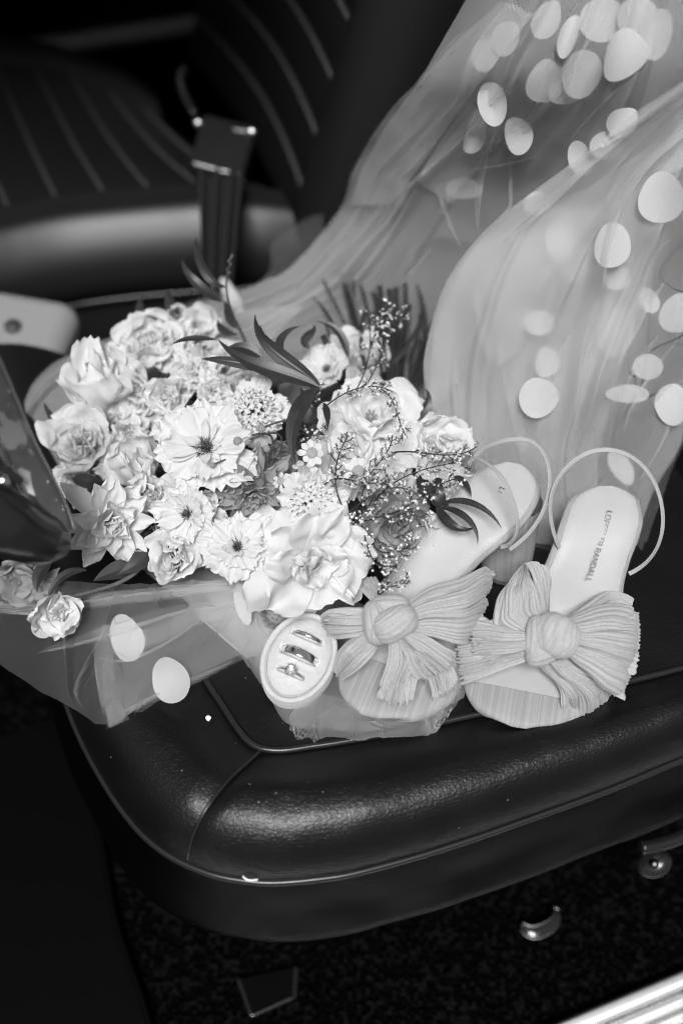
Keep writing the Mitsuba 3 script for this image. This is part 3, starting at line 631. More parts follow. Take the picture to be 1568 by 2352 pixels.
def heel(key, top, bottom, rt, rb, flat=.8):
    k = np.linspace(0, 1, 16)
    g = np.linspace(0, 2 * np.pi, 61)[:-1]
    P = []
    for a in k:
        o = top * (1 - a) + bottom * a; rr = rt * (1 - a) + rb * a
        P.append(o + rr * (np.cos(g)[:, None] * RGT + flat * np.sin(g)[:, None] * np.array([0, 1, 0])) * (1 + .02 * np.cos(g * 22))[:, None])
    P.append([bottom] * 60)
    P = np.array(P)
    uv = np.stack(np.meshgrid(np.linspace(0, 1, 60), np.linspace(0, .6, 17)), -1).reshape(-1, 2)
    obj('heel', grid(P, True), 'wrapped_cloth', key, uv=uv)
def lettering(key, text, a, b, hgt, lift=.0016, zz=None):
    m = meshkit.text_mesh(text, hgt, .0006)
    v = np.array(m.vertices); A_, B_ = at(*a), at(*b)
    L_ = v[:, 0].max(); d = B_ - A_; x = unit(d)
    y = unit(np.cross(unit(EYE - (A_ + B_) / 2) * .2 + EZ, x)); zn = np.cross(x, y)
    sc = np.linalg.norm(d) / L_
    v2 = A_ + (v[:, :1] * sc) * x + v[:, 1:2] * y + (v[:, 2:3] + lift) * zn
    obj('lettering', (v2, np.array(m.faces)), 'letter', key, smooth=False)

# right sandal
s2 = thing('sandal', 'pale pleated bow sandal at the right, its whole insole and bow in view', 'sandal')
pairs2 = [((1165, 1668, .012), (1215, 1676, .012)), ((1120, 1645, .015), (1265, 1668, .015)), ((1082, 1605, .017), (1325, 1645, .017)), ((1064, 1555, .018), (1380, 1600, .018)), ((1075, 1500, .019), (1410, 1545, .019)),
          ((1120, 1450, .022), (1425, 1490, .022)), ((1170, 1400, .030), (1432, 1420, .030)), ((1222, 1350, .043), (1434, 1360, .043)), ((1252, 1300, .056), (1447, 1300, .056)), ((1275, 1240, .068), (1468, 1240, .068)),
          ((1290, 1190, .075), (1479, 1190, .075)), ((1305, 1150, .078), (1473, 1150, .078)), ((1330, 1128, .079), (1450, 1128, .079)), ((1370, 1118, .079), (1412, 1118, .079))]
c2, hw2, up2, ax2, in2 = sandal(s2, pairs2, ([0, .03, .3, .5, .8, 1], [.006, .013, .016, .009, .008, .006]), .0042, toe_t=.21)
heel(s2, at(1385, 1165, .066), np.r_[at(1385, 1165, .066)[:2] + [0, -.006], .004], .021, .017)
lettering(s2, 'LOEFFLER RANDALL', (1394, 1172, .0775), (1344, 1335, .0525), .0040)
fan('vamp', s2, [[(1215, 1500, .030), (1262, 1520, .045), (1318, 1505, .048)], [(1255, 1545, .034), (1300, 1560, .044), (1365, 1535, .044)], [(1290, 1600, .024), (1345, 1605, .030), (1415, 1555, .028)], [(1285, 1664, .004), (1345, 1650, .006), (1410, 1590, .006)]], 15, 21, .0014)
fan('bow_loop', s2, [[(1298, 1425, .060), (1300, 1465, .066), (1296, 1500, .058)], [(1355, 1398, .062), (1365, 1470, .072), (1340, 1545, .056)], [(1420, 1388, .056), (1425, 1480, .066), (1390, 1590, .044)], [(1456, 1394, .050), (1458, 1490, .056), (1418, 1606, .036)],
                     [(1464, 1410, .042), (1462, 1500, .044), (1424, 1594, .030)], [(1440, 1430, .034), (1430, 1500, .036), (1400, 1570, .028)]], 17, 22, .0013, 90)
fan('bow_loop', s2, [[(1288, 1428, .054), (1302, 1436, .058), (1310, 1448, .058)], [(1340, 1388, .052), (1358, 1398, .058), (1368, 1420, .058)], [(1400, 1356, .048), (1410, 1370, .054), (1420, 1400, .054)], [(1455, 1375, .044), (1452, 1390, .050), (1446, 1425, .050)]], 9, 23, .0011)
fan('bow_tail', s2, [[(1232, 1462, .058), (1236, 1485, .060), (1245, 1508, .056)], [(1150, 1455, .054), (1160, 1495, .058), (1175, 1535, .050)], [(1090, 1462, .048), (1095, 1515, .052), (1110, 1558, .042)], [(1050, 1468, .040), (1052, 1520, .044), (1066, 1574, .034)]], 13, 24, .0016, end=.004)
fan('bow_tail', s2, [[(1228, 1436, .064), (1230, 1462, .068), (1236, 1485, .064)], [(1165, 1424, .062), (1168, 1465, .068), (1172, 1500, .062)], [(1120, 1414, .058), (1118, 1460, .064), (1122, 1506, .056)], [(1088, 1412, .054), (1080, 1460, .058), (1092, 1512, .050)]], 11, 25, .0016, end=.004)
fan('bow_loop', s2, [[(1217, 1468, .058), (1235, 1448, .064), (1254, 1430, .062)], [(1128, 1438, .060), (1185, 1402, .074), (1244, 1398, .070)], [(1138, 1385, .066), (1185, 1358, .082), (1238, 1362, .078)], [(1165, 1335, .070), (1195, 1325, .084), (1224, 1330, .082)], [(1206, 1293, .070), (1206, 1296, .078), (1208, 1300, .080)]], 13, 26, .0014)
fan('bow_loop', s2, [[(1206, 1294, .070), (1230, 1290, .066), (1254, 1300, .060)], [(1222, 1325, .064), (1246, 1322, .060), (1266, 1330, .056)], [(1238, 1365, .060), (1252, 1366, .056), (1264, 1372, .054)], [(1250, 1425, .056), (1256, 1425, .054), (1260, 1428, .054)]], 8, 27, .0010)
lump('knot', s2, 1276, 1460, .069, .0150, .0165, .012, 62, 16, 31)
lump('knot', s2, 1232, 1460, .066, .0150, .0085, .010, 80, 9, 32)
lump('knot', s2, 1250, 1500, .060, .0130, .0080, .009, 25, 8, 33)
strap(s2, [(1284, 1258, .066), (1266, 1200, .085), (1268, 1130, .105), (1300, 1075, .12), (1360, 1037, .13), (1430, 1040, .13), (1488, 1085, .12), (1518, 1155, .105), (1520, 1220, .09), (1496, 1278, .07), (1444, 1318, .054)])

# left sandal, its heel raised, turned out
s1 = thing('sandal', 'pale pleated bow sandal lying half under the bouquet, beside the ring box', 'sandal')
pairs1 = [((820, 1640, .012), (880, 1654, .012)), ((790, 1610, .016), (940, 1652, .016)), ((777, 1570, .018), (1000, 1630, .018)), ((775, 1530, .019), (1045, 1595, .019)), ((785, 1480, .020), (1058, 1545, .020)), ((810, 1420, .024), (1060, 1490, .024)),
          ((850, 1370, .032), (1055, 1420, .032)), ((900, 1310, .046), (1060, 1350, .046)), ((945, 1250, .060), (1100, 1295, .060)), ((1000, 1180, .074), (1165, 1238, .074)), ((1050, 1120, .082), (1225, 1170, .082)), ((1085, 1085, .085), (1243, 1115, .085)), ((1120, 1066, .086), (1228, 1085, .086)), ((1160, 1060, .086), (1196, 1068, .086))]
c1, hw1, up1, ax1, in1 = sandal(s1, pairs1, ([0, .03, .3, .5, .8, 1], [.006, .014, .016, .010, .009, .006]), .0042, toe_t=.24)
heel(s1, at(1172, 1150, .074), np.r_[at(1172, 1150, .074)[:2] + [.004, -.012], .004], .024, .019)
lettering(s1, 'LOEFFLER RANDALL', (1150, 1118, .0845), (1048, 1275, .0585), .0040)
fan('vamp', s1, [[(930, 1480, .05), (960, 1500, .055), (985, 1470, .055)], [(960, 1540, .045), (1000, 1540, .05), (1030, 1500, .05)], [(990, 1600, .022), (1030, 1580, .026), (1062, 1530, .026)], [(980, 1648, .004), (1035, 1612, .005), (1064, 1560, .005)]], 13, 41, .0013)
fan('bow_loop', s1, [[(925, 1392, .066), (935, 1425, .072), (930, 1452, .064)], [(985, 1350, .070), (1000, 1405, .080), (985, 1460, .064)], [(1060, 1325, .068), (1065, 1400, .078), (1040, 1478, .058)], [(1118, 1300, .060), (1110, 1380, .066), (1070, 1482, .050)], [(1130, 1312, .052), (1118, 1385, .054), (1075, 1470, .044)]], 15, 42, .0014, 80)
fan('bow_tail', s1, [[(895, 1462, .064), (920, 1468, .068), (940, 1455, .064)], [(885, 1520, .058), (935, 1515, .064), (975, 1485, .058)], [(868, 1575, .048), (915, 1575, .054), (960, 1555, .05)], [(868, 1600, .042), (905, 1616, .046), (950, 1606, .042)]], 13, 43, .0016, end=.004)
fan('bow_tail', s1, [[(905, 1460, .068), (925, 1462, .072), (945, 1448, .068)], [(925, 1500, .066), (960, 1492, .072), (990, 1465, .066)], [(935, 1535, .060), (985, 1520, .066), (1030, 1490, .060)], [(955, 1560, .054), (1010, 1545, .058), (1050, 1500, .054)]], 13, 44, .0016, end=.005)
fan('bow_tail', s1, [[(930, 1455, .062), (945, 1450, .066), (955, 1440, .064)], [(965, 1520, .052), (990, 1505, .056), (1010, 1480, .054)], [(985, 1580, .040), (1020, 1560, .044), (1045, 1530, .042)], [(990, 1600, .036), (1025, 1590, .040), (1055, 1555, .038)]], 10, 45, .0016, end=.005)
fan('bow_loop', s1, [[(862, 1400, .060), (858, 1430, .064), (860, 1448, .058)], [(810, 1395, .058), (800, 1430, .064), (815, 1465, .056)], [(755, 1402, .050), (748, 1428, .054), (770, 1468, .046)], [(738, 1418, .042), (740, 1432, .042), (758, 1452, .040)]], 9, 46, .0013)
fan('bow_loop', s1, [[(850, 1440, .058), (856, 1460, .062), (872, 1482, .058)], [(800, 1470, .056), (815, 1500, .062), (850, 1515, .054)], [(772, 1505, .046), (790, 1530, .050), (815, 1545, .042)], [(766, 1540, .034), (774, 1555, .036), (785, 1565, .030)]], 9, 47, .0013)
fan('bow_loop', s1, [[(870, 1402, .058), (885, 1398, .062), (900, 1396, .060)], [(840, 1370, .056), (860, 1362, .060), (885, 1360, .058)], [(800, 1340, .050), (830, 1330, .054), (865, 1325, .052)]], 8, 48, .0010)
lump('knot', s1, 905, 1434, .074, .0165, .0115, .012, 28, 13, 51)
lump('knot', s1, 862, 1432, .070, .0155, .0085, .010, 95, 9, 52)
lump('knot', s1, 892, 1396, .072, .0145, .0085, .010, 10, 9, 53)
strap(s1, [(1042, 1050, .095), (1075, 1046, .11), (1120, 1066, .12), (1158, 1106, .12), (1180, 1160, .11), (1188, 1205, .098), (1178, 1240, .085), (1150, 1256, .074)])
strap(s1, [(1075, 1068, .09), (1105, 1035, .10), (1160, 1012, .115), (1215, 1012, .12), (1250, 1045, .118), (1262, 1100, .11), (1252, 1160, .095), (1222, 1215, .08), (1170, 1262, .066)])

# ------------------------------------------------------------------ ring box and rings
rb = thing('ring_box', 'small oval white velvet ring box holding three rings on the tulle', 'ring box')
bo = at(686, 1508, .034)
nb_ = unit(EZ * math.cos(math.radians(16)) + np.array([0.05, -1, 0]) * math.sin(math.radians(16)))
MBX = frame(bo, at(735, 1527, .034) - at(640, 1490, .034), nb_)
HA, HB = .0255, .0338
gg = np.linspace(0, 2 * np.pi, 121)[:-1]
def oval(a, b, z): return np.stack([a * np.cos(gg), b * np.sin(gg), np.full(120, z)], 1)
def lathe_oval(pr): return grid(np.array([oval(HA + d, HB + d, z) for d, z in pr]), True)
pr = spline([(-.0225, -.0262), (-.004, -.0262), (-.0006, -.0245), (.0006, -.018), (.0006, -.0066), (-.0002, -.0056)], 30, PchipInterpolator)
obj('base', move(lathe_oval(pr), MBX), 'velvet', rb)
pr = spline([(-.0008, -.0060), (.0004, -.0052), (.0006, -.003), (.0000, -.0006), (-.0016, .0001), (-.0030, -.0006), (-.0036, -.0022), (-.0038, -.0036)], 24, PchipInterpolator)
obj('lid_rim', move(lathe_oval(pr), MBX), 'velvet', rb)
bd = [move(tm(trimesh.creation.icosphere(1, .00062)), frame([(HA - .0040) * math.cos(a), (HB - .0040) * math.sin(a), -.0002], [1, 0, 0], [0, 0, 1])) for a in np.linspace(0, 2 * np.pi, 121)[:-1]]
obj('beading', move(join(bd), MBX), 'velvet', rb, kind='stuff')
xs, rr_ = np.linspace(0, 2 * np.pi, 161), np.linspace(.0, 1, 60)
RR, GG = np.meshgrid(rr_, xs, indexing='ij')
X, Y = RR * (HA - .0039) * np.cos(GG), RR * (HB - .0039) * np.sin(GG)
SL = [(.0150, .0108, .0008), (.0010, .0132, .0022), (-.0132, .0098, .0006)]
Z = -.0030 + .0038 * (1 - RR ** 6)
for y0, hl, hwid in SL:
    e = smooth = np.exp(-(np.maximum(np.abs(Y - y0) - hwid, 0) / .0011) ** 2) * np.exp(-(np.maximum(np.abs(X) - hl, 0) / .0010) ** 2)
    Z -= .0038 * e
    Z += .0008 * np.exp(-(np.maximum(np.abs(Y - y0) - hwid - .001, 0) / .003) ** 2) * np.exp(-(np.maximum(np.abs(X) - hl, 0) / .003) ** 2)
Z += (meshkit.fbm(np.stack([X * 160, Y * 160, X * 0], -1), 3, 3) - .5) * .0009
obj('cushion', move(grid(np.stack([X, Y, Z], -1)), MBX), 'velvet', rb)
def band(y0, R, wid, thick, zc, round_=True):
    a = np.linspace(0, 2 * np.pi, 97)[:-1]
    q = np.linspace(0, 2 * np.pi, 17)[:-1]
    e = .5 if not round_ else .95
    cw = np.sign(np.cos(q)) * np.abs(np.cos(q)) ** e * wid / 2; ct = np.sign(np.sin(q)) * np.abs(np.sin(q)) ** e * thick / 2
    P = np.array([[((R + t) * math.cos(g), y0 + w, zc + (R + t) * math.sin(g)) for w, t in zip(cw, ct)] for g in np.r_[a, a[:1]]])
    return grid(P, True)
r1 = thing('ring', 'thin plain polished band at the top of the oval ring box', 'ring')
obj('band', move(band(.0150, .0114, .0030, .0018, -.0046), MBX), 'ring_metal', r1)
r2 = thing('ring', 'wide flat polished wedding band in the middle slot of the ring box', 'ring')
obj('band', move(band(.0010, .0130, .0062, .0021, -.0054, False), MBX), 'ring_metal', r2)
r3 = thing('ring', 'thin ring with one round clear stone in the lowest slot of the box', 'ring')
obj('band', move(band(-.0132, .0102, .0017, .0015, -.0040), MBX), 'ring_metal', r3)
def gem(r):
    k = 16; a = np.arange(k) * 2 * np.pi / k
    rg = lambda rad, z, o=0: np.stack([rad * np.cos(a + o), rad * np.sin(a + o), np.full(k, z)], 1)
    P = np.array([rg(1e-6, .33), rg(.56, .33), rg(.80, .2, np.pi / k), rg(1, .02), rg(1, -.02), rg(.5, -.42, np.pi / k), rg(1e-6, -.84)]) * r
    return grid(P[::-1], True)
MG = MBX @ trimesh.transformations.translation_matrix([0, -.0132, .0098])
obj('stone', move(gem(.0042), MG), 'diamond', r3, smooth=False)
for k in range(6):
    a = k * math.pi / 3 + .3
    p = [np.array([.0008 * math.cos(a), .0008 * math.sin(a), -.0040]), np.array([.0032 * math.cos(a), .0032 * math.sin(a), -.0020]), np.array([.0044 * math.cos(a), .0044 * math.sin(a), .0004]), np.array([.0038 * math.cos(a), .0038 * math.sin(a), .0012])]
    obj('prong', move(tube(spline(p, 10), .00038, 6), MG), 'ring_metal', r3)

# ------------------------------------------------------------------ bouquet
bq = thing('bouquet', 'loose bridal bouquet of white roses, cosmos and dahlias lying on the veil beside the sandals', 'bouquet')
def head(U, V, z, a=0, b=0, roll=0):          # flower frame: axis towards the camera, leaning a to the right and b up in the picture
    o = at(U, V, z); zax = unit(unit(EYE - o) + RGT * a + UPI * b)
    x = RGT * math.cos(math.radians(roll)) + UPI * math.sin(math.radians(roll))
    return frame(o, x, zax), px(o)
def ring_of(fl, M, n, L, Wd, pitch, curl, r0, z0, matl, rnd, az0=0, jit=6, ljit=.1, arc=360, skip=(), **kw):
    for k in range(n):
        if k in skip: continue
        az = az0 + arc * k / n + rnd.gauss(0, jit)
        p = pitch + rnd.gauss(0, jit * .8)
        l = L * (1 + rnd.gauss(0, ljit)); w = Wd * (1 + rnd.gauss(0, ljit))
        m = petal_mesh(l, w, th=(p, p + curl + rnd.gauss(0, jit)), seed=rnd.randrange(10 ** 6), twist=rnd.gauss(0, .12), **kw)
        A = np.eye(4); A[:3, :3] = rot([0, 0, 1], az) ; A[:3, 3] = A[:3, :3] @ [0, r0, z0 + rnd.gauss(0, .0002)]
        obj('petal', move(m, M @ A), matl, fl)
def cosmos(U, V, z, R, a=0, b=0, roll=0, seed=0, n=9, matl='white_petal', flat=8):
    rnd = random.Random(seed); M, m = head(U, V, z, a, b, roll); r = R * m
    fl = part('cosmos', bq)
    ring_of(fl, M, n, r * .93, r * .66, flat, 6, r * .08, 0, matl, rnd, jit=5, ribs=r * .018, nr=9, notch=.10, nn=3, base=.2, tip=.55, peak=.72, cup=.05, nu=14, nv=23, ruffle=.04, crumple=.10)
    ring_of(fl, M, n - 1, r * .80, r * .55, flat + 14, 2, r * .08, r * .05, matl, rnd, az0=20, jit=7, ribs=r * .016, nr=7, notch=.10, nn=3, base=.2, tip=.55, peak=.72, cup=.08, nu=12, nv=21, ruffle=.05, crumple=.12)
    ring_of(fl, M, 13, r * .40, r * .13, 42, 8, r * .09, r * .07, matl, rnd, az0=8, jit=9, ljit=.25, base=.3, tip=.4, cup=.25, nu=7, nv=5)
    ds = []
    for k in range(90):
        q = math.sqrt((k + .5) / 90) * r * .17; g = k * 2.39996
        l = r * (.09 + .05 * rnd.random())
        ds.append(move(blob((r * .014, r * .014, l), 4), frame([q * math.cos(g), q * math.sin(g), r * .08], [1, 0, 0], [q * math.cos(g) * 2, q * math.sin(g) * 2, r * .3])))
    obj('disc', move(join(ds), M), 'disc_floret', fl)
    return fl
def rose(U, V, z, R, a=0, b=0, roll=0, seed=0, open_=.5, name='rose', matl='white_petal', layers=None, ruff=.08, grow=1.22, round_=.10, jit=16, crumple=.30):
    rnd = random.Random(seed); M, m = head(U, V, z, a, b, roll); r = R * m * grow
    fl = part(name, bq)
    lay = layers or [(5, .95, 1.20, 20 + 30 * (1 - open_), 26, .10), (5, .84, 1.10, 38 + 25 * (1 - open_), 28, .14), (4, .68, .95, 58, 28, .18), (4, .52, .75, 72, 28, .2), (3, .38, .5, 82, 30, .25)]
    for k, (n, l, w, p, c, cup) in enumerate(lay):
        ring_of(fl, M, n, r * l, r * w, p, c * (1.4 - open_), r * (.10 - .015 * k), -r * .28 + r * .03 * k, matl, rnd, az0=37 * k, jit=jit, ljit=.012 * jit, base=.45, tip=.62, peak=.64, cup=cup, ruffle=ruff, rf=2.6, nu=12, nv=15, reflex=rnd.uniform(10, 70), round_=round_, crumple=crumple)
    ds = [blob((r * .07, r * .07, r * .13), 8)] + [tube(np.array([[0, 0, 0], [.05 * r * math.cos(g), .05 * r * math.sin(g), r * .1], [.10 * r * math.cos(g), .10 * r * math.sin(g), r * .16]]), r * .016, 5) for g in np.arange(7) * .9]
    obj('centre', move((join(ds)[0] - [0, 0, r * .12], join(ds)[1]), M), 'seed_head', fl)
    return fl
def bud(U, V, z, R, a, b, roll=0, seed=0, name='rose_bud', matl='white_petal'):
    return rose(U, V, z, R, a, b, roll, seed, 0.0, name, matl, [(4, 1.35, 1.45, 58, 38, .16), (4, 1.5, 1.3, 68, 26, .18), (3, 1.5, 1.1, 78, 18, .22), (3, 1.35, .8, 84, 14, .25)], .05, 1.0)
def carnation(U, V, z, R, a=0, b=0, roll=0, seed=0, name='carnation', matl='white_petal'):
    lay = [(8, .95, .62, 16, 12, .1), (8, .82, .58, 34, 14, .12), (7, .68, .52, 50, 12, .14), (6, .56, .45, 64, 10, .16), (5, .45, .36, 78, 6, .2)]
    return rose(U, V, z, R, a, b, roll, seed, .4, name, matl, lay, .12, 1.22, .2)
def dahlia(U, V, z, R, a=0, b=0, roll=0, seed=0, matl='white_petal', name='dahlia', n=10, layers=5, Wd=.34, tip=.16, p0=-8):
    rnd = random.Random(seed); M, m = head(U, V, z, a, b, roll); r = R * m
    fl = part(name, bq)
    for k in range(layers):
        f = k / max(1, layers - 1)
        ring_of(fl, M, n - int(k * .9), r * (.95 - .55 * f), r * Wd * (1 - .35 * f), p0 + 72 * f, 10, r * .06 * (1 - f), r * .04 * k, matl, rnd, az0=23 * k, jit=7, base=.35, tip=tip, peak=.5, cup=.26, nu=10, nv=9, crumple=.12)
    return fl
def scabiosa(U, V, z, R, a=0, b=0, roll=0, seed=0, matl='white_petal'):
    rnd = random.Random(seed); M, m = head(U, V, z, a, b, roll); r = R * m
    fl = part('scabiosa', bq)
    ring_of(fl, M, 12, r * .62, r * .48, 4, 8, r * .38, -r * .02, matl, rnd, jit=9, ljit=.15, base=.35, tip=.5, peak=.7, cup=.1, ruffle=.09, rf=3.6, notch=.12, nn=3, nu=10, nv=15)
    ring_of(fl, M, 12, r * .46, r * .40, 24, 10, r * .36, r * .10, matl, rnd, az0=15, jit=10, ljit=.15, base=.35, tip=.5, peak=.7, cup=.1, ruffle=.10, rf=3.6, notch=.12, nn=3, nu=9, nv=13)
    ms = []
    for k in range(72):
        f = math.sqrt((k + .5) / 72); g = k * 2.39996
        th = f * 1.25
        d = np.array([math.sin(th) * math.cos(g), math.sin(th) * math.sin(g), math.cos(th)])
        o = d * np.array([r * .52, r * .52, r * .34]) + [0, 0, r * .06]
        A = frame(o, [math.cos(g + 1), math.sin(g + 1), .1], d + np.array([rnd.gauss(0, .15), rnd.gauss(0, .15), 0]))
        for q in range(4):
            pm = petal_mesh(r * (.115 + .05 * f), r * (.10 + .03 * f), th=(52 - 20 * f, 20), base=.5, tip=.5, cup=.2, nu=4, nv=5, seed=k)
            Q = np.eye(4); Q[:3, :3] = rot([0, 0, 1], 90 * q + rnd.gauss(0, 8)); ms.append(move(pm, A @ Q))
    obj('florets', move(join(ms), M), matl, fl, kind='stuff')
    st = []
    for k in range(46):
        f = math.sqrt((k + .5) / 46); g = k * 2.39996 + .8; th = f * 1.2
        d = np.array([math.sin(th) * math.cos(g), math.sin(th) * math.sin(g), math.cos(th)]); o = d * np.array([r * .5, r * .5, r * .33]) + [0, 0, r * .06]
        st.append(tube(np.array([o, o + d * r * .10, o + d * r * .15 + [0, 0, .0002]]), r * .010, 5))
        st.append(move(blob((r * .016, r * .016, r * .02), 4), frame(o + d * r * .16, [1, 0, 0], d)))
    obj('stamens', move(join(st), M), 'disc_floret', fl, kind='stuff')
    return fl
def daisy(U, V, z, R, a=0, b=0, roll=0, seed=0):
    rnd = random.Random(seed); M, m = head(U, V, z, a, b, roll); r = R * m
    fl = part('daisy', bq)
    ring_of(fl, M, 8, r * .62, r * .52, -4, -8, r * .40, 0, 'white_petal', rnd, jit=5, base=.5, tip=.62, peak=.6, cup=-.08, nu=7, nv=7)
    ds = [blob((r * .42, r * .42, r * .22), 10)]
    for k in range(60):
        f = math.sqrt((k + .5) / 60); g = k * 2.39996
        ds.append((blob((r * .05, r * .05, r * .06), 4)[0] + [r * .40 * f * math.cos(g), r * .40 * f * math.sin(g), r * .21 * math.sqrt(1 - .9 * f * f)], blob((1, 1, 1), 4)[1]))
    obj('disc', move(join(ds), M), 'daisy_disc', fl)
LF = [0]
def leaf(pts, wpx, tw=0.0, matl='leaf', fold=.25, name='leaf', shape=.45, parent=None):
    p = spline([at(*q) for q in pts], 26)
    m = px(p[len(p) // 2]); s = np.linspace(0, 1, 26)
    t = unit(np.gradient(p, axis=0)); view = unit(EYE - p)
    side = unit(np.cross(t, view)); nn_ = np.cross(side, t)
    ang = np.linspace(tw * .4, tw, 26)[:, None]
    sd = side * np.cos(ang) + nn_ * np.sin(ang); nr_ = np.cross(sd, t)
    hw_ = wpx * m / 2 * np.maximum(.03, np.sin(np.pi * s ** (np.log(.5) / np.log(shape))) ** .85) * (1 - .25 * s)
    w = np.linspace(-1, 1, 9)
    P = p[:, None] + sd[:, None] * (hw_[:, None] * w[None])[..., None] - nr_[:, None] * (hw_[:, None] * (np.abs(w) ** 1.3)[None] * fold - hw_[:, None] * .10 * np.exp(-(w / .16) ** 2)[None])[..., None]
    return obj(name, grid(P), matl, parent or bq)
rnd = random.Random(11)
# the mass of greenery underneath
for k in range(90):
    g, q = rnd.uniform(0, 6.28), math.sqrt(rnd.random())
    u, v = 560 + 330 * q * math.cos(g), 1080 + 215 * q * math.sin(g)
    if u > 900 and v > 1180: continue
    l = rnd.uniform(60, 130); d = rnd.uniform(0, 6.28); zz = rnd.uniform(.035, .062)
    leaf([(u, v, zz), (u + l * .5 * math.cos(d), v + l * .5 * math.sin(d), zz + .006), (u + l * math.cos(d), v + l * math.sin(d), zz - .006)], rnd.uniform(22, 44), rnd.uniform(-.6, .6), 'under_leaf', name='filler_leaf')
# big heads
rose(345, 800, .085, 78, -.15, .25, 10, 1, .55); rose(318, 905, .080, 62, -.4, 0, 30, 2, .5); rose(450, 755, .085, 62, .1, .45, 0, 3, .6)
bud(232, 930, .075, 104, -.25, 2.4, 20, 4)
rose(190, 1022, .070, 76, -.35, .25, 60, 5, .45); bud(322, 1090, .075, 76, -.2, .6, 0, 6); rose(262, 985, .062, 54, -.3, .1, 10, 41, .5); rose(520, 830, .085, 50, .2, .4, 0, 42, .4); carnation(395, 985, .085, 46, 0, 0, 0, 43); rose(350, 1140, .07, 50, -.2, -.1, 0, 44, .5); carnation(300, 1000, .075, 50, 0, 0, 0, 45); carnation(400, 780, .09, 50, 0, .3, 0, 46); cosmos(440, 1250, .06, 70, -.3, -.2, 0, 47, 8, flat=14); rose(560, 870, .085, 46, 0, .2, 0, 48, .4)
rose(385, 912, .095, 52, -.2, .3, 0, 7, .25); carnation(447, 850, .100, 56, 0, .2, 0, 8); carnation(492, 898, .098, 50, .1, .1, 30, 9)
cosmos(474, 1030, .112, 128, -.15, .25, 12, 10, 8)
scabiosa(583, 950, .108, 90, .05, .2, 0, 11)
dahlia(582, 1120, .085, 115, .1, -.55, 0, 12, 'grey_petal', n=12, layers=6, Wd=.30, tip=.3)
scabiosa(714, 1150, .100, 84, .1, -.35, 20, 13)
cosmos(545, 1258, .078, 98, .0, .25, 40, 14, 8, flat=14); cosmos(432, 1180, .085, 84, -.45, -.1, 0, 15, 9, flat=16)
dahlia(245, 1195, .075, 122, .35, -.25, 0, 16, n=9, layers=5, Wd=.44, tip=.38, p0=4)
rose(400, 1280, .060, 62, -.2, -.3, 0, 17, .6); carnation(470, 1190, .080, 52, -.2, 0, 0, 18)
rose(714, 1296, .080, 122, .05, -.30, 20, 19, .85, 'lisianthus', jit=18, crumple=.20, layers=[(6, 1.0, 1.0, 4, 14, .08), (5, .92, .8, 24, 20, .12), (5, .82, .6, 44, 16, .12), (7, .66, .42, 58, 10, .16), (6, .5, .34, 70, 8, .18)], ruff=.13)
rose(852, 955, .108, 108, .15, .35, 10, 20, .75, 'lisianthus', jit=19, layers=[(5, 1.0, 1.0, 10, 20, .1), (5, .85, .95, 26, 25, .12), (4, .62, .75, 46, 25, .16), (3, .4, .5, 66, 20, .2)], ruff=.05)
rose(800, 1040, .092, 92, .05, .0, 50, 21, .75, 'lisianthus', jit=19, ruff=.05); rose(1010, 1028, .088, 74, .45, .15, 0, 22, .5, 'lisianthus', jit=19, ruff=.06)
cosmos(752, 850, .085, 72, -.35, .5, 20, 23, 7, flat=30); rose(835, 825, .070, 62, .2, .8, 0, 24, .45)
carnation(1062, 1128, .070, 56, .4, .0, 0, 25); carnation(1008, 1232, .060, 58, .35, -.3, 0, 26)
rose(915, 1215, .062, 76, .2, -.1, 0, 27, .6, 'lisianthus', 'grey_petal'); rose(880, 1110, .075, 70, .2, 0, 0, 30, .6, 'lisianthus', 'cream_petal')
rose(45, 1330, .030, 58, -.3, -.3, 0, 28, .5, 'lisianthus', 'grey_petal')
rose(640, 1060, .072, 60, 0, 0, 0, 29, .6, 'lisianthus', 'grey_petal')
daisy(716, 1040, .124, 31, .1, .1, 0, 1); daisy(697, 1082, .116, 34, -.1, .7, 10, 2); daisy(822, 1082, .122, 34, .2, -.1, 20, 3); daisy(645, 1105, .105, 22, -.6, .3, 0, 4)
carnation(160, 1098, .05, 44, -.3, -.1, 0, 51); carnation(268, 1075, .06, 42, -.1, 0, 0, 52); rose(345, 1215, .045, 46, -.2, -.3, 0, 53, .5, matl='cream_petal'); dahlia(90, 1345, .028, 60, -.2, -.4, 0, 54, 'grey_petal', n=8, layers=3)
for pts, w_, tw in (([(330, 1300, .045), (270, 1310, .05), (215, 1335, .048)], 50, .2), ([(120, 1290, .05), (90, 1320, .05), (85, 1360, .045)], 34, .2), ([(350, 1230, .05), (320, 1290, .056), (270, 1320, .052)], 54, .3), ([(200, 1310, .05), (150, 1320, .052), (105, 1390, .04)], 22, .2)): leaf(pts, w_, tw, 'under_leaf', name='filler_leaf')
# fallen side bud on its stem at the lower left
bud(135, 1385, .05, 62, .1, -.85, 10, 31)
st = spline([at(160, 1372, .055), at(215, 1358, .050), at(290, 1330, .045), at(340, 1280, .05)], 30)
obj('bud_stem', tube(st, .0016), 'stem', bq)
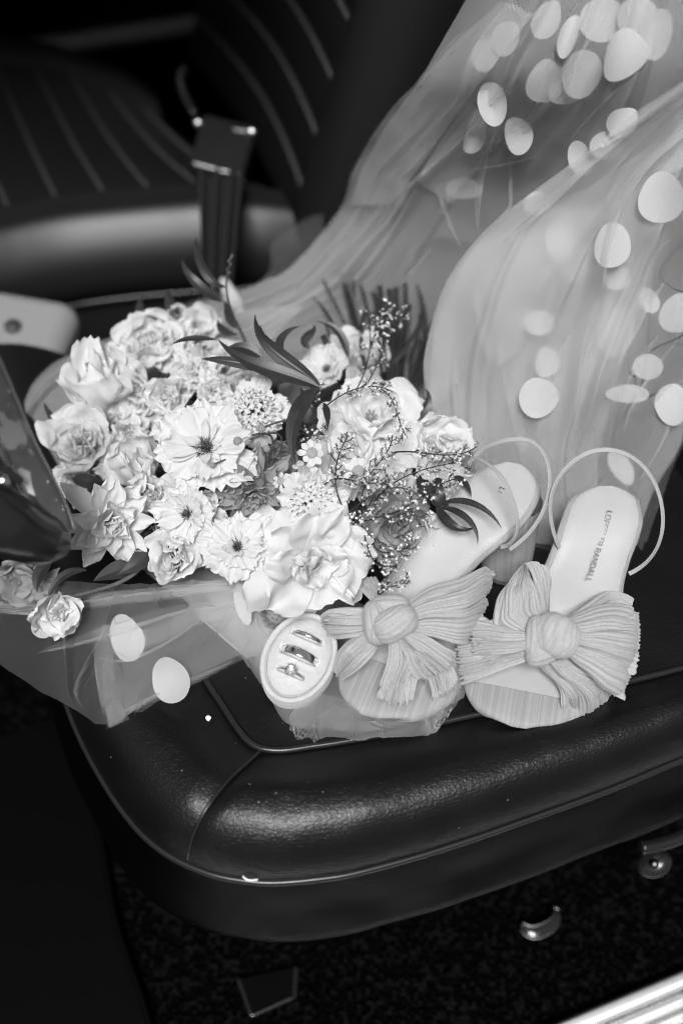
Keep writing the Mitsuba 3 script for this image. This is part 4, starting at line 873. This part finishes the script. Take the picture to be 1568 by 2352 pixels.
# spiny green seed head beside the ring box
o = at(637, 1408, .020); m = px(o); ms = [move(blob((30 * m, 36 * m, 30 * m), 12), frame(o, RGT, UPI))]
for k in range(150):
    y = 1 - 2 * (k + .5) / 150; g = k * 2.39996; d = np.array([math.sqrt(1 - y * y) * math.cos(g), y, math.sqrt(1 - y * y) * math.sin(g)])
    pm = petal_mesh(15 * m, 6 * m, th=(rnd.uniform(5, 50), 60), base=.6, tip=.25, cup=.3, nu=4, nv=3)
    ms.append(move(pm, frame(o + d * np.array([30, 36, 30]) * m, [-d[1], d[0], .1], d)))
sh = obj('seed_head', join(ms), 'seed_head', bq, label='spiny grey seed head beside the ring box')
# small dark seed heads and buds on thin stems above the scabiosa
for u, v, z, r_ in ((546, 1013, .128, 9), (567, 1012, .127, 8), (600, 984, .128, 9), (612, 1030, .12, 7), (487, 1068, .118, 6)):
    o = at(u, v, z); m = px(o)
    b_ = part('small_bud', bq)
    ms = [move(blob((r_ * m, r_ * m, r_ * m), 8), frame(o, RGT, UPI))]
    for k in range(40):
        y = 1 - 2 * (k + .5) / 40; g = k * 2.39996; d = np.array([math.sqrt(1 - y * y) * math.cos(g), y, math.sqrt(1 - y * y) * math.sin(g)])
        ms.append(move(blob((r_ * .2 * m, r_ * .2 * m, r_ * .35 * m), 4), frame(o + d * r_ * m, [-d[1], d[0], .1], d)))
    obj('head', join(ms), 'seed_head', b_)
    obj('stem', tube(spline([o, at(u + 25, v - 10, z - .004), at(u + 60, v - 18, z - .01), at(u + 75, v + 30, z - .04)], 16), .0008, 6), 'stem', b_)
# dark strap leaves standing out of the bouquet
for pts, w_, tw in (
    ([(512, 692, .125), (478, 672, .135), (440, 638, .145), (418, 592, .150)], 26, .2), ([(520, 658, .135), (488, 645, .142), (460, 600, .150), (450, 545, .152)], 24, -.3),
    ([(548, 752, .118), (530, 735, .12), (520, 705, .122), (512, 690, .122)], 24, .2), ([(500, 735, .105), (520, 762, .108), (548, 768, .110)], 22, .3),
    ([(355, 755, .09), (330, 740, .095), (320, 712, .10), (326, 682, .102)], 30, .3), ([(395, 750, .095), (350, 735, .10), (335, 720, .1)], 24, .2), ([(412, 735, .10), (398, 712, .105), (390, 690, .108), (388, 662, .11)], 32, -.2),
    ([(735, 890, .140), (660, 862, .146), (580, 835, .150), (500, 778, .152)], 40, .25), ([(632, 848, .140), (590, 840, .145), (520, 828, .148), (462, 824, .146)], 30, -.2), ([(600, 820, .138), (560, 800, .142), (520, 800, .14)], 34, .4),
    ([(735, 885, .140), (665, 832, .148), (615, 790, .155), (586, 722, .158)], 40, -.3), ([(670, 845, .14), (640, 800, .145), (650, 770, .148), (690, 748, .15)], 24, .3), ([(640, 815, .14), (606, 775, .15), (598, 745, .15)], 16, 0),
    ([(500, 780, .135), (450, 776, .14), (420, 780, .142), (392, 792, .142)], 14, .2), ([(800, 822, .105), (790, 785, .112), (770, 755, .118), (724, 738, .122)], 22, .3), ([(712, 800, .115), (700, 780, .118), (712, 765, .12), (720, 745, .12)], 26, .5),
    ([(728, 892, .142), (690, 935, .150), (672, 985, .146), (678, 1066, .136)], 44, .15), ([(742, 925, .138), (750, 945, .14), (752, 985, .138)], 18, 0), ([(735, 890, .14), (705, 905, .138), (690, 890, .135)], 26, .3),
    ([(925, 910, .100), (910, 892, .105), (890, 882, .108), (866, 880, .108)], 24, .2), ([(938, 962, .100), (965, 950, .106), (982, 925, .112), (976, 892, .116)], 24, .4), ([(945, 945, .095), (930, 928, .098), (905, 925, .1)], 26, .2),
    ([(1020, 1170, .085), (1000, 1150, .092), (985, 1135, .094), (975, 1120, .094)], 24, .2), ([(1030, 1160, .085), (1002, 1130, .095), (1005, 1105, .098), (1022, 1108, .096)], 40, .4), ([(1010, 1160, .088), (1060, 1150, .098), (1110, 1168, .100), (1152, 1215, .094)], 17, .1),
    ([(1015, 1168, .088), (1050, 1175, .096), (1085, 1205, .096), (1096, 1250, .088)], 18, .2), ([(1005, 1160, .085), (1020, 1190, .090), (1050, 1212, .09), (1090, 1212, .088)], 26, -.2), ([(1040, 1095, .085), (1058, 1100, .09), (1074, 1118, .092), (1082, 1142, .09)], 16, .2),
    ([(155, 985, .065), (130, 970, .072), (112, 948, .076), (100, 922, .078)], 18, .2), ([(165, 1005, .06), (130, 990, .065), (108, 985, .066)], 20, .3), ([(150, 1020, .05), (125, 1010, .052), (120, 985, .054)], 44, .2),
    ([(340, 1190, .05), (335, 1230, .055), (318, 1262, .054), (285, 1290, .05)], 60, .1), ([(300, 1180, .05), (345, 1215, .052), (355, 1260, .05)], 46, .2), ([(370, 870, .09), (400, 868, .094), (428, 876, .094)], 30, .3)):
    leaf(pts, w_, tw)
# leafy twig with tiny buds at the top
tw_ = part('twig', bq)
obj('stem', tube(spline([at(570, 800, .11), at(545, 745, .122), at(524, 690, .132), at(520, 640, .142), at(530, 595, .150)], 30), np.linspace(.0014, .0006, 30), 6), 'dark_stem', tw_)
obj('buds', join([move(blob((3.4 * .00031, 3.4 * .00031, 5 * .00031), 6), frame(at(522 + 3 * math.sin(k * 2.1) + k * 1.2, 632 - k * 6.5, .143 + .001 * k), RGT, UPI)) for k in range(8)]), 'stem', tw_, kind='stuff')
# sprays of tiny florets
def spray(path, n, spread, seed, r=1.0):
    rn = random.Random(seed); sp = part('spray', bq)
    p = spline([at(*q) for q in path], 40); m = px(p[20])
    ms, fl = [tube(p, np.linspace(.0006, .0004, 40), 6)], []
    for k in range(n):
        f = .25 + .75 * (k + rn.random()) / n; i = min(39, int(f * 39))
        t = unit(p[min(39, i + 1)] - p[i - 1]); view = unit(EYE - p[i]); s = unit(np.cross(t, view)) * (1 if k % 2 else -1)
        d = unit(t * .7 + s * rn.uniform(.4, 1.0) + view * rn.uniform(-.1, .5)); l = spread * m * rn.uniform(.5, 1.1)
        b_ = spline([p[i], p[i] + d * l * .5, p[i] + unit(d + t * .5) * l], 8); ms.append(tube(b_, .00032, 5))
        for c in range(rn.randint(4, 7)):
            f2 = rn.uniform(.35, 1); q = b_[int(f2 * 7)]
            e = unit(unit(b_[-1] - b_[0]) * .6 + np.array([rn.gauss(0, .6), rn.gauss(0, .6), rn.gauss(0, .6)]) + view * .2)
            q2 = q + e * rn.uniform(3, 8) * m; ms.append(tube(np.array([q, (q + q2) / 2, q2]), .0003, 4, False))
            fr = frame(q2, [.3, .8, .2], e)
            k5 = rn.randint(3, 5)
            sz = rn.uniform(4.2, 7.0) * m * r
            for h_ in range(k5):
                pm = petal_mesh(sz * 1.2, sz * .75, th=(58, 40), base=.5, tip=.4, cup=.2, nu=4, nv=3)
                Q = np.eye(4); Q[:3, :3] = rot([0, 0, 1], 360 * h_ / k5); fl.append(move(pm, fr @ Q))
    obj('stem', join(ms), 'dark_stem', sp); obj('florets', join(fl), 'floret', sp, kind='stuff')
SP = [([(805, 915, .115), (838, 850, .125), (850, 780, .132), (838, 705, .138)], 5, 22, 1), ([(850, 790, .128), (868, 755, .132), (882, 725, .135), (890, 700, .136)], 5, 22, 2), ([(850, 800, .125), (885, 748, .132), (910, 735, .134), (935, 712, .135)], 5, 22, 3),
      ([(830, 900, .12), (860, 850, .128), (875, 810, .132), (878, 770, .132)], 7, 22, 4), ([(740, 940, .118), (780, 910, .128), (840, 888, .134), (900, 900, .134)], 8, 26, 5), ([(870, 890, .124), (905, 930, .132), (920, 975, .134), (935, 1005, .13)], 6, 20, 6), ([(725, 960, .12), (715, 920, .128), (735, 880, .134)], 6, 20, 33),
      ([(900, 1040, .118), (970, 1040, .126), (1030, 1045, .128), (1095, 1025, .126)], 9, 26, 7), ([(860, 1150, .10), (920, 1100, .118), (985, 1075, .122), (1060, 1060, .118)], 10, 30, 8), ([(830, 1160, .105), (850, 1090, .120), (880, 1050, .124), (900, 1000, .124)], 10, 34, 9),
      ([(800, 1180, .10), (850, 1140, .118), (905, 1120, .122), (960, 1140, .118)], 11, 34, 10), ([(820, 1200, .09), (860, 1190, .108), (920, 1180, .112), (985, 1200, .108)], 10, 32, 11), ([(790, 1170, .10), (770, 1100, .118), (780, 1040, .122), (800, 1000, .122)], 9, 30, 12),
      ([(830, 1210, .085), (845, 1260, .098), (870, 1300, .098), (900, 1290, .096)], 8, 30, 13), ([(860, 1240, .085), (890, 1270, .098), (920, 1265, .1), (945, 1240, .098)], 8, 30, 14), ([(868, 1365, .075), (885, 1345, .088), (890, 1320, .092), (900, 1298, .092)], 4, 26, 15),
      ([(868, 1365, .075), (880, 1350, .085), (910, 1345, .09), (938, 1325, .09)], 5, 22, 16), ([(880, 1180, .09), (940, 1160, .11), (1000, 1120, .116), (1050, 1100, .112)], 10, 32, 17), ([(740, 1120, .11), (790, 1100, .122), (850, 1110, .126), (890, 1090, .126)], 9, 32, 18), ([(800, 1230, .085), (815, 1200, .10), (840, 1170, .106), (860, 1130, .106)], 9, 34, 19),
      ([(690, 960, .11), (690, 990, .118), (720, 1000, .12), (750, 985, .12)], 7, 22, 20)]
for path, n, s_, sd in SP: spray(path, n + 2, s_, sd)
# bound stems pointing away from the camera
for k in range(24):
    f = rnd.random(); g = rnd.random()
    u0, v0 = 845 + 95 * f, 900 + 20 * g; u1, v1 = 762 + 235 * f + rnd.gauss(0, 18), 572 + 170 * g ** 1.5 + 40 * abs(f - .5) + rnd.gauss(0, 20)
    z0, z1 = .045 + .03 * g, .045 + .05 * g
    p = spline([at(u0, v0, z0), at((u0 * .5 + u1 * .5) + rnd.gauss(0, 9), (v0 + v1) / 2, (z0 + z1) / 2), at(u1, v1, z1)], 20)
    obj('stem', tube(p, rnd.uniform(.0011, .0026), 8), rnd.choice(['stem', 'dark_stem', 'dark_stem', 'dark_stem']), bq)
for pts, w_ in (([(960, 880, .06), (975, 800, .065), (970, 700, .07), (950, 640, .075)], 16), ([(880, 860, .07), (930, 800, .08), (965, 730, .085)], 14), ([(800, 860, .06), (770, 760, .07), (735, 700, .075), (715, 680, .075)], 14), ([(930, 900, .05), (985, 830, .055), (990, 760, .06)], 30), ([(900, 900, .05), (960, 850, .05), (960, 770, .05)], 40)):
    leaf(pts, w_, .2, 'leaf', name='stem_leaf')

# ------------------------------------------------------------------ small things round about
lv = thing('lever', 'dark glossy metal lever with worn bright face at the left, in front of the flowers', 'lever')
cl = spline([at(-60, 820, .25), at(-8, 925, .22), at(52, 1050, .185), at(104, 1155, .158), at(128, 1225, .142)], 60)
vw = unit(EYE - cl)
wd = np.interp(np.linspace(0, 1, 60), [0, .5, 1], [.0125, .0105, .0115])
t_ = unit(np.gradient(cl, axis=0)); sd = unit(np.cross(t_, vw)); nn = np.cross(sd, t_)
cs = [(-1, -.0055), (-1.0, 0), (-.86, .0022), (-.70, .0008), (0, .0016), (.62, .0008), (.80, .0024), (1.0, 0), (1.0, -.0055)]
AR = np.array([[c + s * w * a + n * h_ for a, h_ in cs] for c, s, n, w in zip(cl, sd, nn, wd)])
obj('arm', grid(AR, True), 'worn_metal', lv, smooth=40)
for q_ in (1, 7): obj('edge', tube(AR[:, q_], .0011, 6), 'chrome', lv)
kp = spline([at(-70, 1150, .18), at(0, 1195, .165), at(60, 1226, .150), at(120, 1240, .136), at(156, 1236, .13)], 50)
kr = np.interp(np.linspace(0, 1, 50), [0, .35, .75, .93, 1], [.021, .0215, .0165, .011, .004])
obj('knob', tube(kp, kr, 24), 'black_gloss', lv)
obj('hinge_plate', grid(patch([[(-40, 1050, .19), (20, 1075, .178), (75, 1130, .165)], [(-40, 1110, .186), (20, 1130, .172), (95, 1185, .158)], [(-40, 1160, .18), (20, 1180, .168), (110, 1210, .152)]], 16, 20)), 'steel', lv)
obj('rivet', move(blob((.0042, .0042, .003), 10), frame(at(8, 1105, .186), RGT, unit(EYE - at(8, 1105, .186)))), 'chrome', lv)
obj('slot', move(rbox(.016, .005, .004, .0018), frame(at(26, 1090, .186), RGT * .8 - UPI * .6, unit(EYE - at(26, 1090, .186)))), 'car_lining', lv)

sill = thing('door_sill', 'ribbed bright metal door sill strip at the bottom right corner', 'door sill')
a0 = at(1310, 2345, FLOOR + .01); b0 = np.dot(a0, E2)
def strip(b1, b2, z0, z1, m_, name):
    M = np.eye(4); M[:3, 0], M[:3, 1], M[:3, 3] = E1, E2, car(.35, (b1 + b2) / 2, (z0 + z1) / 2)
    obj(name, rbox(1.7, abs(b2 - b1), z1 - z0, min(abs(b2 - b1), z1 - z0) * .35, M), m_, sill)
strip(b0 - .011, b0 + .004, FLOOR - .01, FLOOR + .014, 'sill_metal', 'edge_trim')
strip(b0 - .13, b0 - .0115, FLOOR - .012, FLOOR + .004, 'sill_metal', 'tread_plate')
for k in range(9): strip(b0 - .020 - .0105 * k, b0 - .0145 - .0105 * k, FLOOR + .0035, FLOOR + .009, 'sill_metal', 'rib')

rail = thing('hinge', 'dark seat hinge bracket with bolted round cap at the right under the seat', 'hinge')
o = at(1502, 1985, -.19)
obj('cap', move(blob((.015, .011, .006), 12), frame(o, E1, unit(EYE - o))), 'black_gloss', rail)
obj('bolt', move(tm(trimesh.creation.cylinder(.004, .006)), frame(o + unit(EYE - o) * .006, E1, unit(EYE - o))), 'steel', rail)
obj('bar', tube(spline([at(1470, 1948, -.175), at(1530, 1935, -.175), at(1640, 1885, -.172)], 20), .006, 12), 'black_gloss', rail)
br = thing('seat_rail_bracket', 'small dark metal half round bracket on the carpet below the seat front', 'bracket')
o = at(1243, 2128, FLOOR + .012); m = px(o)
hp = [(-.5, .12), (-.46, -.10), (-.3, -.26), (0, -.30), (.32, -.20), (.48, .02), (.5, .2)]
lo = spline([o + E1 * (a * 98 * m) + EZ * .002 + E2 * (b * 80 * m) for a, b in hp], 40); hi_ = lo + EZ * .005
hi2 = spline([o + E1 * (a * 80 * m) + EZ * .007 + E2 * (b * 50 * m + .006) for a, b in hp], 40)
obj('cup', grid(np.stack([lo, hi_, hi2])), 'black_gloss', br)
obj('lip', tube(lo, .0008), 'steel', br); obj('lip', tube(np.vstack([hi_[:1], hi2[::1], hi_[-1:]]), .0012), 'steel', br)
pl = thing('floor_plate', 'scuffed square metal plate on the dark floor at the bottom', 'plate')
pc = [at(548, 2250, FLOOR + .006), at(680, 2222, FLOOR + .006), at(676, 2290, FLOOR + .006), at(578, 2334, FLOOR + .006)]
obj('plate', (np.array(pc + [p - EZ * .006 for p in pc]), np.array([[0, 3, 2], [0, 2, 1], [0, 4, 7], [0, 7, 3], [3, 7, 6], [3, 6, 2], [2, 6, 5], [2, 5, 1], [1, 5, 4], [1, 4, 0]])), 'black_trim', pl, smooth=False)
obj('worn_edge', tube(even([pc[1], pc[2], pc[3], pc[0]], 40), .0024), 'black_gloss', pl)
tr = thing('floor_mat', 'black rubber floor mat with raised edge at the lower left', 'floor mat')
me = spline([at(u, v, FLOOR + .012) for u, v in ((165, 1640), (200, 1800), (238, 1960), (262, 2100), (300, 2220), (345, 2360), (360, 2440))], 60)
obj('edge', tube(me, .003), 'black_trim', tr)
obj('sheet', grid(np.stack([me, me - E1 * .9 - EZ * .004])), 'black_trim', tr)
# litter
fl = thing('petal_fragment', 'tiny white petal fragment lying on the leather below the tulle', 'petal fragment')
o = at(478, 1657, .013)
obj('scrap', move(petal_mesh(.0045, .004, th=(20, 70), cup=.3, ruffle=.2, nu=6, nv=7, seed=3), frame(o, RGT, EZ + .3 * UPI)), 'lint', fl)
th = thing('thread', 'short white thread caught on the seat piping at the bottom', 'thread')
obj('fibre', tube(spline([at(558, 2013, ZO + .008), at(565, 2020, ZO + .007), at(592, 2021, ZO + .007)], 12), .0008, 6), 'lint', th)
